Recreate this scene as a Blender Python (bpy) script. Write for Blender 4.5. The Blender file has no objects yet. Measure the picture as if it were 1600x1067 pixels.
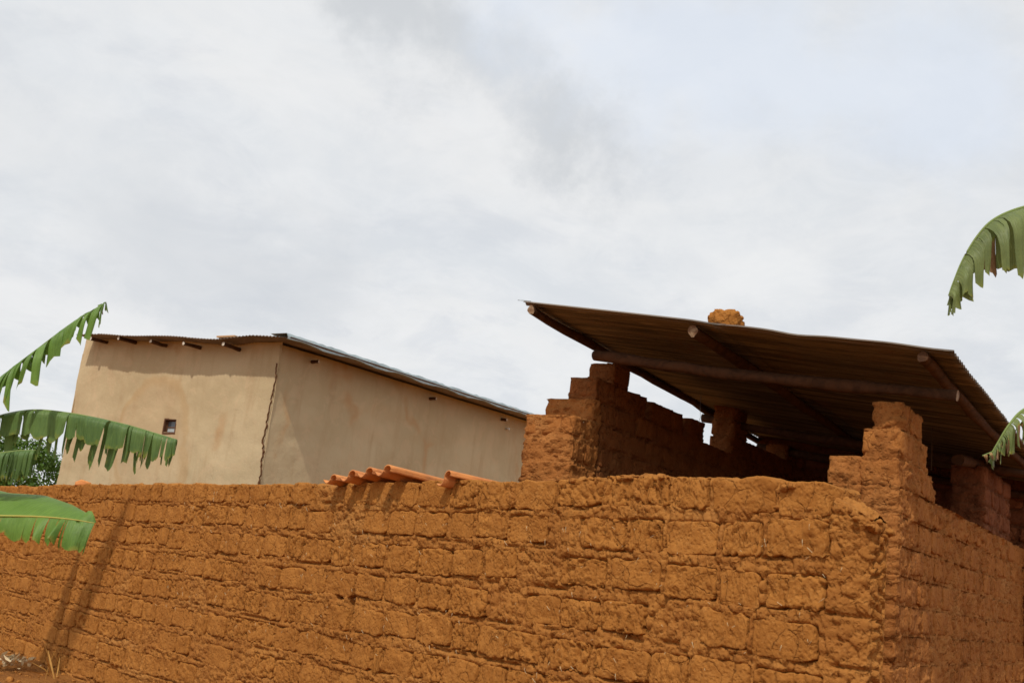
import bpy, bmesh, math, random
import numpy as np
from mathutils import Vector, Matrix
random.seed(7); RNG = np.random.default_rng(11)
S = bpy.context.scene
COL = S.collection

# ------------------------------------------------------------------ camera
CAMZ = 1.75
FPX = 1700.0
PITCH = math.atan(366/1700.0); ROLL = math.radians(6.33)
cp, sp = math.cos(PITCH), math.sin(PITCH)
cr, sr = math.cos(ROLL), math.sin(ROLL)
Fv = Vector((0, cp, sp)); R0 = Vector((1, 0, 0)); U0 = Vector((0, -sp, cp))
Rv = R0*cr + U0*sr; Uv = U0*cr - R0*sr
CAM = Vector((0, 0, CAMZ))
cd = bpy.data.cameras.new('camera'); co = bpy.data.objects.new('camera', cd); COL.objects.link(co)
m = Matrix((Rv, Uv, -Fv)).transposed().to_4x4(); m.translation = CAM
co.matrix_world = m
cd.sensor_width = 36; cd.lens = 36*FPX/1600; cd.clip_start = .05; cd.clip_end = 5000
S.camera = co

# ------------------------------------------------------------------ world, sun, exposure
SUN = Vector((-.36*.60, -.933*.60, .80)).normalized()       # towards the sun
EL = math.asin(SUN.z); AZ = math.atan2(SUN.x, SUN.y)
w = bpy.data.worlds.new('World'); S.world = w; w.use_nodes = True
nt = w.node_tree; N = nt.nodes; L = nt.links; N.clear()
out = N.new('ShaderNodeOutputWorld'); bg = N.new('ShaderNodeBackground'); bg.inputs[1].default_value = .1
L.new(bg.outputs[0], out.inputs[0])
sky = N.new('ShaderNodeTexSky'); sky.sky_type = 'NISHITA'; sky.sun_disc = False
sky.sun_elevation = EL; sky.sun_rotation = AZ; sky.altitude = 800; sky.dust_density = 2
tc = N.new('ShaderNodeTexCoord')
def mth(op, a, b=None, c=None, clamp=False):
    n = N.new('ShaderNodeMath'); n.operation = op; n.use_clamp = clamp
    for i, v in enumerate((a, b, c)):
        if v is None: continue
        if isinstance(v, (int, float)): n.inputs[i].default_value = v
        else: L.new(v, n.inputs[i])
    return n.outputs[0]
def mixc(f, a, b):
    n = N.new('ShaderNodeMix'); n.data_type = 'RGBA'
    for s, v in ((0, f), (6, a), (7, b)):
        if isinstance(v, (int, float)): n.inputs[s].default_value = v
        elif isinstance(v, tuple): n.inputs[s].default_value = (*v, 1)
        else: L.new(v, n.inputs[s])
    return n.outputs[2]
sep = N.new('ShaderNodeSeparateXYZ'); L.new(tc.outputs['Generated'], sep.inputs[0])
zz = mth('ADD', mth('ABSOLUTE', sep.outputs[2]), .22)
cx = N.new('ShaderNodeCombineXYZ')
L.new(mth('DIVIDE', sep.outputs[0], zz), cx.inputs[0]); L.new(mth('DIVIDE', sep.outputs[1], zz), cx.inputs[1])
def nz(scale, detail, rough, dist, vec=None, off=0):
    n = N.new('ShaderNodeTexNoise'); n.noise_dimensions = '4D'; n.inputs['W'].default_value = off
    L.new(vec or cx.outputs[0], n.inputs['Vector'])
    n.inputs['Scale'].default_value = scale; n.inputs['Detail'].default_value = detail
    n.inputs['Roughness'].default_value = rough; n.inputs['Distortion'].default_value = dist
    return n.outputs[0]
def ramp(v, lo, hi):
    n = N.new('ShaderNodeMapRange'); n.interpolation_type = 'SMOOTHSTEP'
    L.new(v, n.inputs[0]); n.inputs[1].default_value = lo; n.inputs[2].default_value = hi
    return n.outputs[0]
n1 = ramp(nz(.9, 5, .5, .25, off=3.1), .30, .70)
n2 = ramp(nz(2.3, 9, .62, .55, off=1.7), .36, .66)
base = mixc(n1, (7.0, 7.3, 7.65), (7.9, 8.15, 8.4))
base = mixc(mth('MULTIPLY', n2, .75), base, (9.1, 9.05, 8.95))
n3 = ramp(nz(7.5, 9, .62, .7, off=5.3), .40, .64)
base = mixc(mth('MULTIPLY', n3, .34), base, (9.2, 9.25, 9.3))
n4 = ramp(nz(4.2, 8, .6, .5, off=8.3), .50, .66)
base = mixc(mth('MULTIPLY', n4, .40), base, (6.7, 7.0, 7.5))
def pixdir(px, py): return (Fv*FPX + Rv*(px-800) - Uv*(py-533.5)).normalized()
# darker grey cloud bank: distance of the view direction from a great-circle segment, broken up by noise
def bank(p1, p2, rad, strength, col, seed):
    global base
    a = pixdir(*p1); b = pixdir(*p2); mid = (a+b).normalized(); ax = (b-a).normalized(); hl = (b-a).length/2
    dv = N.new('ShaderNodeVectorMath'); dv.operation = 'SUBTRACT'; L.new(tc.outputs['Generated'], dv.inputs[0]); dv.inputs[1].default_value = mid
    wn = N.new('ShaderNodeTexNoise'); L.new(tc.outputs['Generated'], wn.inputs['Vector']); wn.inputs['Scale'].default_value = 7.5; wn.inputs['Detail'].default_value = 9; wn.inputs['Roughness'].default_value = .62
    sb = N.new('ShaderNodeVectorMath'); sb.operation = 'MULTIPLY_ADD'; L.new(wn.outputs['Color'], sb.inputs[0]); sb.inputs[1].default_value = (.20,)*3; L.new(dv.outputs[0], sb.inputs[2])
    s2 = N.new('ShaderNodeVectorMath'); s2.operation = 'SUBTRACT'; L.new(sb.outputs[0], s2.inputs[0]); s2.inputs[1].default_value = (.10,)*3
    dp = N.new('ShaderNodeVectorMath'); dp.operation = 'DOT_PRODUCT'; L.new(s2.outputs[0], dp.inputs[0]); dp.inputs[1].default_value = ax
    le = N.new('ShaderNodeVectorMath'); le.operation = 'LENGTH'; L.new(s2.outputs[0], le.inputs[0])
    along = mth('ABSOLUTE', dp.outputs['Value'])
    over = mth('MAXIMUM', mth('SUBTRACT', along, hl), 0)
    perp2 = mth('SUBTRACT', mth('MULTIPLY', le.outputs['Value'], le.outputs['Value']), mth('MULTIPLY', along, along))
    d = mth('SQRT', mth('MAXIMUM', mth('ADD', perp2, mth('MULTIPLY', over, over)), 1e-6))
    f = N.new('ShaderNodeMapRange'); f.interpolation_type = 'SMOOTHSTEP'; L.new(d, f.inputs[0])
    f.inputs[1].default_value = rad; f.inputs[2].default_value = rad*.15; 
    base = mixc(mth('MULTIPLY', f.outputs[0], strength), base, col)
bank((520, -80), (890, 215), .068, .80, (6.2, 6.45, 6.7), 1)
bank((250, 400), (470, 440), .10, .5, (6.5, 6.75, 7.1), 2)
bank((-200, 60), (200, 320), .10, .35, (7.2, 7.45, 7.7), 3)
bank((820, 60), (1500, 160), .10, .6, (7.9, 8.6, 9.7), 4)
bank((950, 330), (1250, 420), .05, .4, (9.3, 9.3, 9.2), 5)
bank((0, 470), (180, 520), .05, .4, (9.2, 9.1, 9.0), 6)
fin = mixc(.94, sky.outputs[0], base)
L.new(fin, bg.inputs[0])
sd = bpy.data.lights.new('sun', 'SUN'); so = bpy.data.objects.new('sun', sd); COL.objects.link(so)
sd.energy = 2.3; sd.angle = math.radians(1.1); sd.color = (1, .94, .84)
so.rotation_euler = SUN.to_track_quat('Z', 'Y').to_euler()
S.view_settings.view_transform = 'Standard'; S.view_settings.look = 'None'
S.view_settings.exposure = 0; S.view_settings.gamma = 1; S.view_settings.use_curve_mapping = False

# ------------------------------------------------------------------ helpers
def ray(px, py): return Fv*FPX + Rv*(px-800) - Uv*(py-533.5)
def at(px, py, Y):
    d = ray(px, py); return CAM + d*(Y/d.y)
def hit(px, py, P, n):
    d = ray(px, py); P = Vector(P); n = Vector(n)
    return CAM + d*((P-CAM).dot(n)/d.dot(n))
def V2(a, b, z=0): return Vector((a, b, z))
def azv(deg): return Vector((math.sin(math.radians(deg)), math.cos(math.radians(deg)), 0))
B = azv(34.3); E = azv(124.3)           # depth direction of both houses, and their rightward direction

def hash3(ix, iy, iz, seed):
    h = (ix.astype(np.int64)*374761393 + iy.astype(np.int64)*668265263 + iz.astype(np.int64)*2147483647 + seed*1274126177) & 0xffffffff
    h = ((h ^ (h >> 13))*1274126177) & 0xffffffff
    h = ((h ^ (h >> 16))*2246822519) & 0xffffffff
    h ^= h >> 15
    return (h & 0xffffff)/float(0xffffff)
def vnoise(p, scale, seed=0):
    q = np.asarray(p, float)*scale; i = np.floor(q); f = q-i; f = f*f*(3-2*f); i = i.astype(np.int64)
    r = 0
    for dx in (0, 1):
        for dy in (0, 1):
            for dz in (0, 1):
                wt = (f[..., 0] if dx else 1-f[..., 0])*(f[..., 1] if dy else 1-f[..., 1])*(f[..., 2] if dz else 1-f[..., 2])
                r = r + wt*hash3(i[..., 0]+dx, i[..., 1]+dy, i[..., 2]+dz, seed)
    return r*2-1
def fbm(p, scale, octs=4, seed=0, g=.5):
    r = 0; a = 1
    for o in range(octs): r = r + a*vnoise(p, scale*2**o, seed+o*17); a *= g
    return r
def worley(x, y, seed=0, jit=.9):
    ix = np.floor(x); iy = np.floor(y); f1 = np.full(x.shape, 9.); f2 = np.full(x.shape, 9.); idv = np.zeros(x.shape)
    z0 = np.zeros(x.shape, np.int64)
    for dx in (-1, 0, 1):
        for dy in (-1, 0, 1):
            cxx = ix+dx; cyy = iy+dy
            jx = .5+(hash3(cxx, cyy, z0, seed)-.5)*jit; jy = .5+(hash3(cxx, cyy, z0, seed+5)-.5)*jit
            d = np.hypot(cxx+jx-x, cyy+jy-y); hid = hash3(cxx, cyy, z0, seed+9)
            c = d < f1
            f2 = np.where(c, f1, np.minimum(f2, d)); idv = np.where(c, hid, idv); f1 = np.where(c, d, f1)
    return f1, f2, idv
def sst(x, a, b):
    t = np.clip((x-a)/(b-a), 0, 1); return t*t*(3-2*t)

def mesh(name, vs, fs, mat, smooth=True):
    me = bpy.data.meshes.new(name)
    vs = np.asarray(vs, dtype=np.float32).reshape(-1, 3)
    if isinstance(fs, np.ndarray) and fs.ndim == 2:
        n, k = fs.shape
        me.vertices.add(len(vs)); me.vertices.foreach_set('co', vs.ravel())
        me.loops.add(n*k); me.loops.foreach_set('vertex_index', fs.astype(np.int32).ravel())
        me.polygons.add(n); me.polygons.foreach_set('loop_start', np.arange(0, n*k, k, dtype=np.int32))
        me.polygons.foreach_set('loop_total', np.full(n, k, dtype=np.int32))
        me.update(calc_edges=True)
    else:
        me.from_pydata([tuple(v) for v in vs.tolist()], [], [tuple(f) for f in fs])
    me.validate()
    me.polygons.foreach_set('use_smooth', [smooth]*len(me.polygons))
    for mm in (mat if isinstance(mat, (list, tuple)) else [mat]): me.materials.append(mm)
    return me
def link(name, me, parent=None, loc=None):
    o = bpy.data.objects.new(name, me); COL.objects.link(o)
    if parent: o.parent = parent
    if loc is not None: o.location = loc
    return o
def tag(o, label=None, cat=None, group=None, kind=None):
    if label: o['label'] = label
    if cat: o['category'] = cat
    if group: o['group'] = group
    if kind: o['kind'] = kind
    return o
def empty(name, loc, label, cat, group=None):
    o = bpy.data.objects.new(name, None); COL.objects.link(o); o.location = loc; o.empty_display_size = .1
    return tag(o, label, cat, group)
class MB:
    def __init__(s): s.v = []; s.f = []; s.mi = []
    def add(s, vs, fs, mi=0):
        o = len(s.v); s.v += [tuple(v) for v in vs]; s.f += [tuple(i+o for i in f) for f in fs]; s.mi += [mi]*len(fs)
    def build(s, name, mat, parent=None, smooth=False, off=None):
        vs = s.v if off is None else [(x-off[0], y-off[1], z-off[2]) for x, y, z in s.v]
        me = mesh(name, vs, s.f, mat, smooth); me.polygons.foreach_set('material_index', s.mi)
        return link(name, me, parent)
def box_vf(O, ax, ay, az_):
    O, ax, ay, az_ = map(Vector, (O, ax, ay, az_))
    vs = [O+ax*i+ay*j+az_*k for k in (0, 1) for j in (0, 1) for i in (0, 1)]
    return vs, [(0, 2, 3, 1), (4, 5, 7, 6), (0, 1, 5, 4), (2, 6, 7, 3), (0, 4, 6, 2), (1, 3, 7, 5)]
def tube(path, radii, n=12, rough=0., seed=0, caps=True):
    vs = []; fs = []; path = [Vector(p) for p in path]
    for i, p in enumerate(path):
        t = (path[min(i+1, len(path)-1)]-path[max(i-1, 0)]).normalized()
        up = Vector((0, 0, 1)) if abs(t.z) < .9 else Vector((1, 0, 0))
        a = t.cross(up).normalized(); b = a.cross(t)
        for k in range(n):
            an = 2*math.pi*k/n
            r = radii[i]*(1+rough*float(vnoise(np.array([[math.cos(an)*1.3, math.sin(an)*1.3, i*.6]]), 1., seed)[0]))
            vs.append(p+a*math.cos(an)*r+b*math.sin(an)*r)
    for i in range(len(path)-1):
        for k in range(n):
            k2 = (k+1) % n; fs.append((i*n+k, i*n+k2, (i+1)*n+k2, (i+1)*n+k))
    if caps:
        fs.append(tuple(range(n-1, -1, -1))); fs.append(tuple((len(path)-1)*n+k for k in range(n)))
    return vs, fs

# ------------------------------------------------------------------ materials
class MT:
    def __init__(s, name):
        s.m = bpy.data.materials.new(name); s.m.use_nodes = True; s.N = s.m.node_tree.nodes; s.L = s.m.node_tree.links
        s.b = s.N['Principled BSDF']; s.tc = s.N.new('ShaderNodeTexCoord'); s.oi = s.N.new('ShaderNodeObjectInfo')
    def put(s, sock, v):
        if v is None: return
        if isinstance(v, tuple): sock.default_value = (*v, 1) if len(v) == 3 and sock.type == 'RGBA' else v
        elif isinstance(v, (int, float)): sock.default_value = v
        else: s.L.new(v, sock)
    def vec(s, rnd=True, scale=None, coord='Object'):
        v = s.tc.outputs[coord]
        if rnd:
            n = s.N.new('ShaderNodeVectorMath'); n.operation = 'MULTIPLY_ADD'
            s.L.new(s.oi.outputs['Random'], n.inputs[0]); n.inputs[1].default_value = (37, 19, 53); s.L.new(v, n.inputs[2]); v = n.outputs[0]
        if scale:
            n = s.N.new('ShaderNodeVectorMath'); n.operation = 'MULTIPLY'; s.L.new(v, n.inputs[0]); n.inputs[1].default_value = scale; v = n.outputs[0]
        return v
    def noise(s, vec, sc, det=4, rough=.55, dist=0.):
        n = s.N.new('ShaderNodeTexNoise'); s.L.new(vec, n.inputs['Vector'])
        n.inputs['Scale'].default_value = sc; n.inputs['Detail'].default_value = det; n.inputs['Roughness'].default_value = rough; n.inputs['Distortion'].default_value = dist
        return n.outputs
    def voro(s, vec, sc, feat='DISTANCE_TO_EDGE', rnd=1.):
        n = s.N.new('ShaderNodeTexVoronoi'); n.feature = feat; s.L.new(vec, n.inputs['Vector']); n.inputs['Scale'].default_value = sc; n.inputs['Randomness'].default_value = rnd
        return n.outputs
    def mr(s, v, a, b, c=0., d=1., smooth=True):
        n = s.N.new('ShaderNodeMapRange'); n.interpolation_type = 'SMOOTHSTEP' if smooth else 'LINEAR'
        s.L.new(v, n.inputs[0])
        for i, x in enumerate((a, b, c, d)): n.inputs[i+1].default_value = x
        return n.outputs[0]
    def mix(s, f, a, b):
        n = s.N.new('ShaderNodeMix'); n.data_type = 'RGBA'; s.put(n.inputs[0], f); s.put(n.inputs[6], a); s.put(n.inputs[7], b); return n.outputs[2]
    def math(s, op, a, b=None):
        n = s.N.new('ShaderNodeMath'); n.operation = op; s.put(n.inputs[0], a); s.put(n.inputs[1], b); return n.outputs[0]
    def bump(s, h, strength, dist, prev=None):
        n = s.N.new('ShaderNodeBump'); n.inputs['Strength'].default_value = strength; n.inputs['Distance'].default_value = dist
        s.put(n.inputs['Height'], h)
        if prev is not None: s.L.new(prev, n.inputs['Normal'])
        return n.outputs[0]
    def warp(s, vec, sc, amt):
        c = s.noise(vec, sc, 3)[1]; n = s.N.new('ShaderNodeVectorMath'); n.operation = 'MULTIPLY_ADD'
        s.L.new(c, n.inputs[0]); n.inputs[1].default_value = (amt,)*3; s.L.new(vec, n.inputs[2]); return n.outputs[0]
    def done(s, col, rough=.9, nrm=None, metal=0., spec=.2):
        s.put(s.b.inputs['Base Color'], col); s.put(s.b.inputs['Roughness'], rough); s.put(s.b.inputs['Metallic'], metal)
        s.b.inputs['Specular IOR Level'].default_value = spec
        if nrm is not None: s.L.new(nrm, s.b.inputs['Normal'])
        return s.m

def adobe(name, c1, c2, c3, crumb=1., cracks=1.):
    M = MT(name); v = M.vec()
    f = M.noise(v, 3.5, 5, .6)[0]; g = M.noise(v, 38, 6, .65)[0]
    col = M.mix(M.mr(f, .35, .65), c1, c2)
    col = M.mix(M.mr(g, .50, .74, 0, .55), col, c3)
    col = M.mix(M.mr(M.oi.outputs['Random'], 0, 1, 0, .45, False), col, c2)
    wsp = M.vec(False, None, 'Object'); big_ = M.noise(wsp, .9, 5, .6, .8)[0]
    col = M.mix(M.mr(big_, .52, .70, 0, .45), col, c3)
    col = M.mix(M.mr(big_, .46, .30, 0, .45), col, (c2[0]*.75, c2[1]*.70, c2[2]*.7))
    # pits and shrinkage cracks as relief
    wv = M.warp(M.warp(v, 5, .12), 22, .03)
    cr_ = M.mr(M.voro(wv, 6.5)[0], 0, .045)
    cmask = M.mr(M.noise(v, 4, 2)[0], .42, .60)
    crk = M.math('MAXIMUM', cr_, M.math('SUBTRACT', 1., cmask))
    n = M.bump(crk, .55*cracks, .012)
    n = M.bump(M.mr(M.voro(M.warp(v, 20, .03), 34, 'F1')[0], .0, .6), .5*crumb, .012, n)
    n = M.bump(M.noise(v, 17, 4, .6, .6)[0], .42, .03, n)
    n = M.bump(M.noise(v, 60, 7, .7)[0], .38, .010, n)
    pits = M.mr(M.voro(v, 55, 'F1')[0], .06, .20)
    n = M.bump(pits, .35, .008, n)
    # shade inside the crack lines, painted in as darker colour
    col = M.mix(M.math('MULTIPLY', M.math('SUBTRACT', 1., crk), .5*cracks), col, (c2[0]*.5, c2[1]*.45, c2[2]*.45))
    return M.done(col, .95, n, spec=.08)
A_BRICK = adobe('adobe_brick', (.44, .184, .042), (.35, .138, .030), (.50, .245, .075))
A_MORT = adobe('mud_mortar', (.43, .182, .043), (.33, .128, .030), (.50, .245, .075), 1.3, .6)
H_BRICK = adobe('house_adobe_brick', (.43, .172, .045), (.33, .122, .032), (.49, .235, .08))
H_MORT = adobe('house_mud_mortar', (.41, .162, .045), (.30, .112, .030), (.48, .225, .075), 1.3, .6)
M_BRICK = adobe('half_shade_brick', (.29, .108, .034), (.22, .080, .026), (.33, .15, .055))  # house brick and mortar darkened: under-roof shade painted into their colour
M_MORT = adobe('half_shade_mortar', (.27, .100, .032), (.19, .068, .022), (.31, .14, .05), 1.3, .6)
D_BRICK = adobe('deep_shade_brick', (.24, .085, .034), (.17, .058, .026), (.28, .11, .045))  # darkest brick and mortar copy, shade of the roofed interior put into the colour
D_MORT = adobe('deep_shade_mortar', (.20, .07, .028), (.14, .048, .02), (.24, .09, .04), 1.3, .6)

def soil():
    M = MT('soil'); v = M.vec(False)
    c = M.mix(M.mr(M.noise(v, 1.2, 6, .6)[0], .35, .65), (.40, .17, .045), (.31, .125, .034))
    c = M.mix(M.mr(M.noise(v, 30, 5, .7)[0], .6, .75, 0, .5), c, (.36, .22, .10))
    n = M.bump(M.noise(v, 14, 8, .7)[0], 1., .06); n = M.bump(M.mr(M.voro(M.warp(v, 6, .1), 11)[0], 0, .12), .5, .04, n)
    return M.done(c, .95, n, spec=.05)
SOIL = soil()
_hc = at(437, 560, 17.0); _hc.z = 0; _st = hit(240, 665, _hc, B)-_hc+Vector((.45, .45, -.15)); STAIN = tuple(_st)
def plaster():
    M = MT('mud_plaster'); v = M.vec(False); sv = M.vec(False, (1.6, 1.6, .22))
    c = M.mix(M.mr(M.noise(v, .8, 5, .55)[0], .35, .65), (.59, .465, .285), (.52, .405, .24))
    c = M.mix(M.mr(M.noise(sv, 3.0, 6, .6)[0], .48, .72, 0, .55), c, (.46, .32, .18))
    c = M.mix(M.mr(M.noise(v, 2.2, 6, .65, 1.2)[0], .53, .60, 0, .40), c, (.62, .46, .28))
    # one large damp patch with its own outline
    sc_ = M.N.new('ShaderNodeVectorMath'); sc_.operation = 'SUBTRACT'; M.L.new(M.warp(v, .9, .9), sc_.inputs[0]); sc_.inputs[1].default_value = STAIN
    sc2 = M.N.new('ShaderNodeVectorMath'); sc2.operation = 'MULTIPLY'; M.L.new(sc_.outputs[0], sc2.inputs[0]); sc2.inputs[1].default_value = (1., 1., .62)
    sl = M.N.new('ShaderNodeVectorMath'); sl.operation = 'LENGTH'; M.L.new(sc2.outputs[0], sl.inputs[0]); sd_ = sl.outputs['Value']
    c = M.mix(M.mr(sd_, .92, .88, 0, .35), c, (.54, .385, .22))
    c = M.mix(M.math('MULTIPLY', M.mr(sd_, 1.0, .93), M.mr(sd_, .78, .92, 0, .55)), c, (.50, .33, .165))
    # damp stains with a shape of their own: orange rings
    wv = M.warp(v, 1.1, .9); e = M.voro(wv, .33)[0]
    ring = M.math('MULTIPLY', M.math('SUBTRACT', 1., M.mr(e, .0, .035)), M.mr(M.noise(v, .9, 3)[0], .48, .62))
    c = M.mix(M.math('MULTIPLY', ring, .8), c, (.52, .33, .17))
    n = M.bump(M.noise(v, 3.5, 6, .6)[0], .35, .05)
    n = M.bump(M.noise(sv, 22, 5, .7)[0], .35, .012, n)
    # fine crazing
    n = M.bump(M.mr(M.voro(M.warp(v, 3, .25), 2.6)[0], 0, .008), .25, .01, n)
    return M.done(c, .92, n, spec=.1)
PLAST = plaster()
def metal(name, c1, c2, c3, met, rough, streak=(1, 1, 1)):
    M = MT(name); v = M.vec(False); sv = M.vec(False, streak)
    c = M.mix(M.mr(M.noise(sv, 2.2, 6, .65)[0], .38, .64), c1, c2)
    c = M.mix(M.mr(M.noise(sv, 7, 6, .7)[0], .55, .75, 0, .8), c, c3)
    n = M.bump(M.noise(v, 18, 5, .6)[0], .12, .01)
    return M.done(c, M.mr(M.noise(v, 9, 4)[0], .3, .7, rough-.1, rough+.12), n, met, .4)
def under_sheet():
    M = MT('weathered_roof_sheet'); v = M.vec(False)
    def dot(d):
        n = M.N.new('ShaderNodeVectorMath'); n.operation = 'DOT_PRODUCT'; M.L.new(v, n.inputs[0]); n.inputs[1].default_value = d; return n.outputs['Value']
    c_ = M.N.new('ShaderNodeCombineXYZ'); M.L.new(dot(tuple(E*.5)), c_.inputs[0]); M.L.new(dot(tuple(B*13.)), c_.inputs[1])
    c = M.mix(M.mr(M.noise(c_.outputs[0], 1., 5, .65)[0], .38, .62), (.20, .150, .105), (.065, .047, .033))
    c = M.mix(M.mr(M.noise(v, 2.2, 6, .7)[0], .52, .72, 0, .7), c, (.15, .075, .04))
    c = M.mix(M.mr(M.noise(c_.outputs[0], 2.7, 4, .6)[0], .60, .70, 0, .8), c, (.34, .27, .19))
    return M.done(c, .5, M.bump(M.noise(v, 18, 5)[0], .12, .01), .15, .45)
SHEET = under_sheet()
SHEET_OLD = metal('weathered_roof_sheet', (.12, .085, .06), (.060, .042, .030), (.17, .10, .06), .25, .6, (.5, .5, 9))
GALV = metal('galvanised_sheet', (.40, .47, .48), (.30, .36, .37), (.42, .30, .22), .45, .45)
UNDER = metal('roof_sheet_rusty', (.20, .145, .105), (.29, .23, .18), (.16, .095, .06), .2, .6)
def woodm(name, c1, c2, endc):
    M = MT(name); v = M.vec(True); sv = M.vec(True)
    c = M.mix(M.mr(M.noise(sv, 9, 6, .65, 1.)[0], .35, .7), c1, c2)
    n = M.bump(M.noise(sv, 30, 6, .7, 1.5)[0], .6, .01)
    return M.done(c, .85, n, spec=.15)
POLE = woodm('eucalyptus_pole', (.110, .052, .026), (.058, .029, .016), None)
def endm():
    M = MT('sawn_pole_end'); v = M.vec(True)
    c = M.mix(M.mr(M.noise(v, 22, 5, .7)[0], .35, .6), (.36, .25, .15), (.18, .095, .05))
    return M.done(c, .8, None)
POLE_END = endm()
PALE_END = MT('pale_pole_end').done((.70, .62, .50), .8)
def tilem():
    M = MT('fired_clay'); v = M.vec(True)
    c = M.mix(M.mr(M.noise(v, 6, 5)[0], .35, .65), (.76, .31, .095), (.58, .21, .07))
    c = M.mix(M.mr(M.noise(v, 22, 6, .7)[0], .55, .75, 0, .5), c, (.76, .44, .24))
    c = M.mix(M.mr(M.oi.outputs['Random'], 0, 1, 0, .5, False), c, (.50, .19, .07))
    c = M.mix(M.mr(M.noise(v, 9, 6, .7)[0], .55, .68, 0, .5), c, (.30, .14, .07))
    n = M.bump(M.noise(v, 60, 5)[0], .5, .006)
    return M.done(c, .85, n)
TILE = tilem()
def leafm(name, c1, c2, dry, gloss=.45, yel=(.30, .33, .05)):
    M = MT(name); v = M.vec(False)
    uv = M.N.new('ShaderNodeUVMap'); sx = M.N.new('ShaderNodeSeparateXYZ'); M.L.new(uv.outputs[0], sx.inputs[0])
    u, vv = sx.outputs[0], sx.outputs[1]                  # u along the midrib (metres), v outwards 0..1 (+2 where dry)
    c = M.mix(M.mr(M.noise(v, 2.5, 4)[0], .35, .65), c1, c2)
    wv = M.N.new('ShaderNodeCombineXYZ'); M.L.new(M.math('MULTIPLY', u, 60.), wv.inputs[0]); M.L.new(M.math('MULTIPLY', vv, 1.2), wv.inputs[1])
    vein = M.noise(wv.outputs[0], 1.6, 3, .6)[0]
    c = M.mix(M.mr(vein, .35, .75, 0, .38), c, (c1[0]*1.5, c1[1]*1.4, c1[2]*1.3))
    edge = M.math('ADD', vv, M.mr(M.noise(v, 14, 4)[0], .3, .7, -.16, .16, False))
    c = M.mix(M.mr(edge, .80, .98, 0, .8), c, yel)
    c = M.mix(M.mr(edge, .92, 1.12), c, dry)
    c = M.mix(M.mr(M.noise(v, 5, 5, .7)[0], .58, .72, 0, .5), c, (c2[0]*.6, c2[1]*.6, c2[2]*.6))
    n = M.bump(vein, .5, .01); n = M.bump(M.noise(v, 7, 3)[0], .25, .03, n)
    M.done(c, gloss, n, spec=.35)
    tr = M.N.new('ShaderNodeBsdfTranslucent'); M.L.new(c, tr.inputs[0])
    ms = M.N.new('ShaderNodeMixShader'); ms.inputs[0].default_value = .28
    M.L.new(M.b.outputs[0], ms.inputs[1]); M.L.new(tr.outputs[0], ms.inputs[2])
    M.L.new(ms.outputs[0], M.N['Material Output'].inputs[0])
    return M.m
LEAF = leafm('banana_leaf', (.155, .255, .065), (.095, .175, .048), (.30, .15, .06))
LEAFY = leafm('banana_leaf_fresh', (.165, .30, .048), (.115, .225, .036), (.30, .15, .06))
LEAFD = leafm('banana_leaf_dull', (.205, .26, .08), (.14, .19, .06), (.30, .17, .08))
LEAFDRY = leafm('banana_leaf_dry', (.36, .20, .09), (.45, .27, .13), (.22, .11, .05), .8)
RIB = MT('midrib').done((.19, .25, .07), .5); RIBY = MT('midrib_yellow').done((.42, .36, .08), .5)
def treem():
    M = MT('tree_leaf'); v = M.vec(False)
    c = M.mix(M.mr(M.noise(v, 2.0, 3)[0], .35, .65), (.12, .21, .03), (.07, .135, .022))
    M.done(c, .55, None); tr = M.N.new('ShaderNodeBsdfTranslucent'); M.L.new(c, tr.inputs[0])
    ms = M.N.new('ShaderNodeMixShader'); ms.inputs[0].default_value = .25
    M.L.new(M.b.outputs[0], ms.inputs[1]); M.L.new(tr.outputs[0], ms.inputs[2]); M.L.new(ms.outputs[0], M.N['Material Output'].inputs[0])
    return M.m
TREEL = treem(); BARK = woodm('bark', (.11, .075, .05), (.07, .05, .035), None)
STRAW = MT('straw').done((.62, .50, .30), .8)
DARKFR = MT('window_frame_brown').done((.13, .06, .03), .7)
GLASS = MT('window_pane').done((.12, .14, .16), .12, None, 0, .5)
DARK = MT('dark_void').done((.02, .015, .01), .9)
WIRE = MT('wire').done((.25, .27, .28), .4, None, .8)

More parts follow.
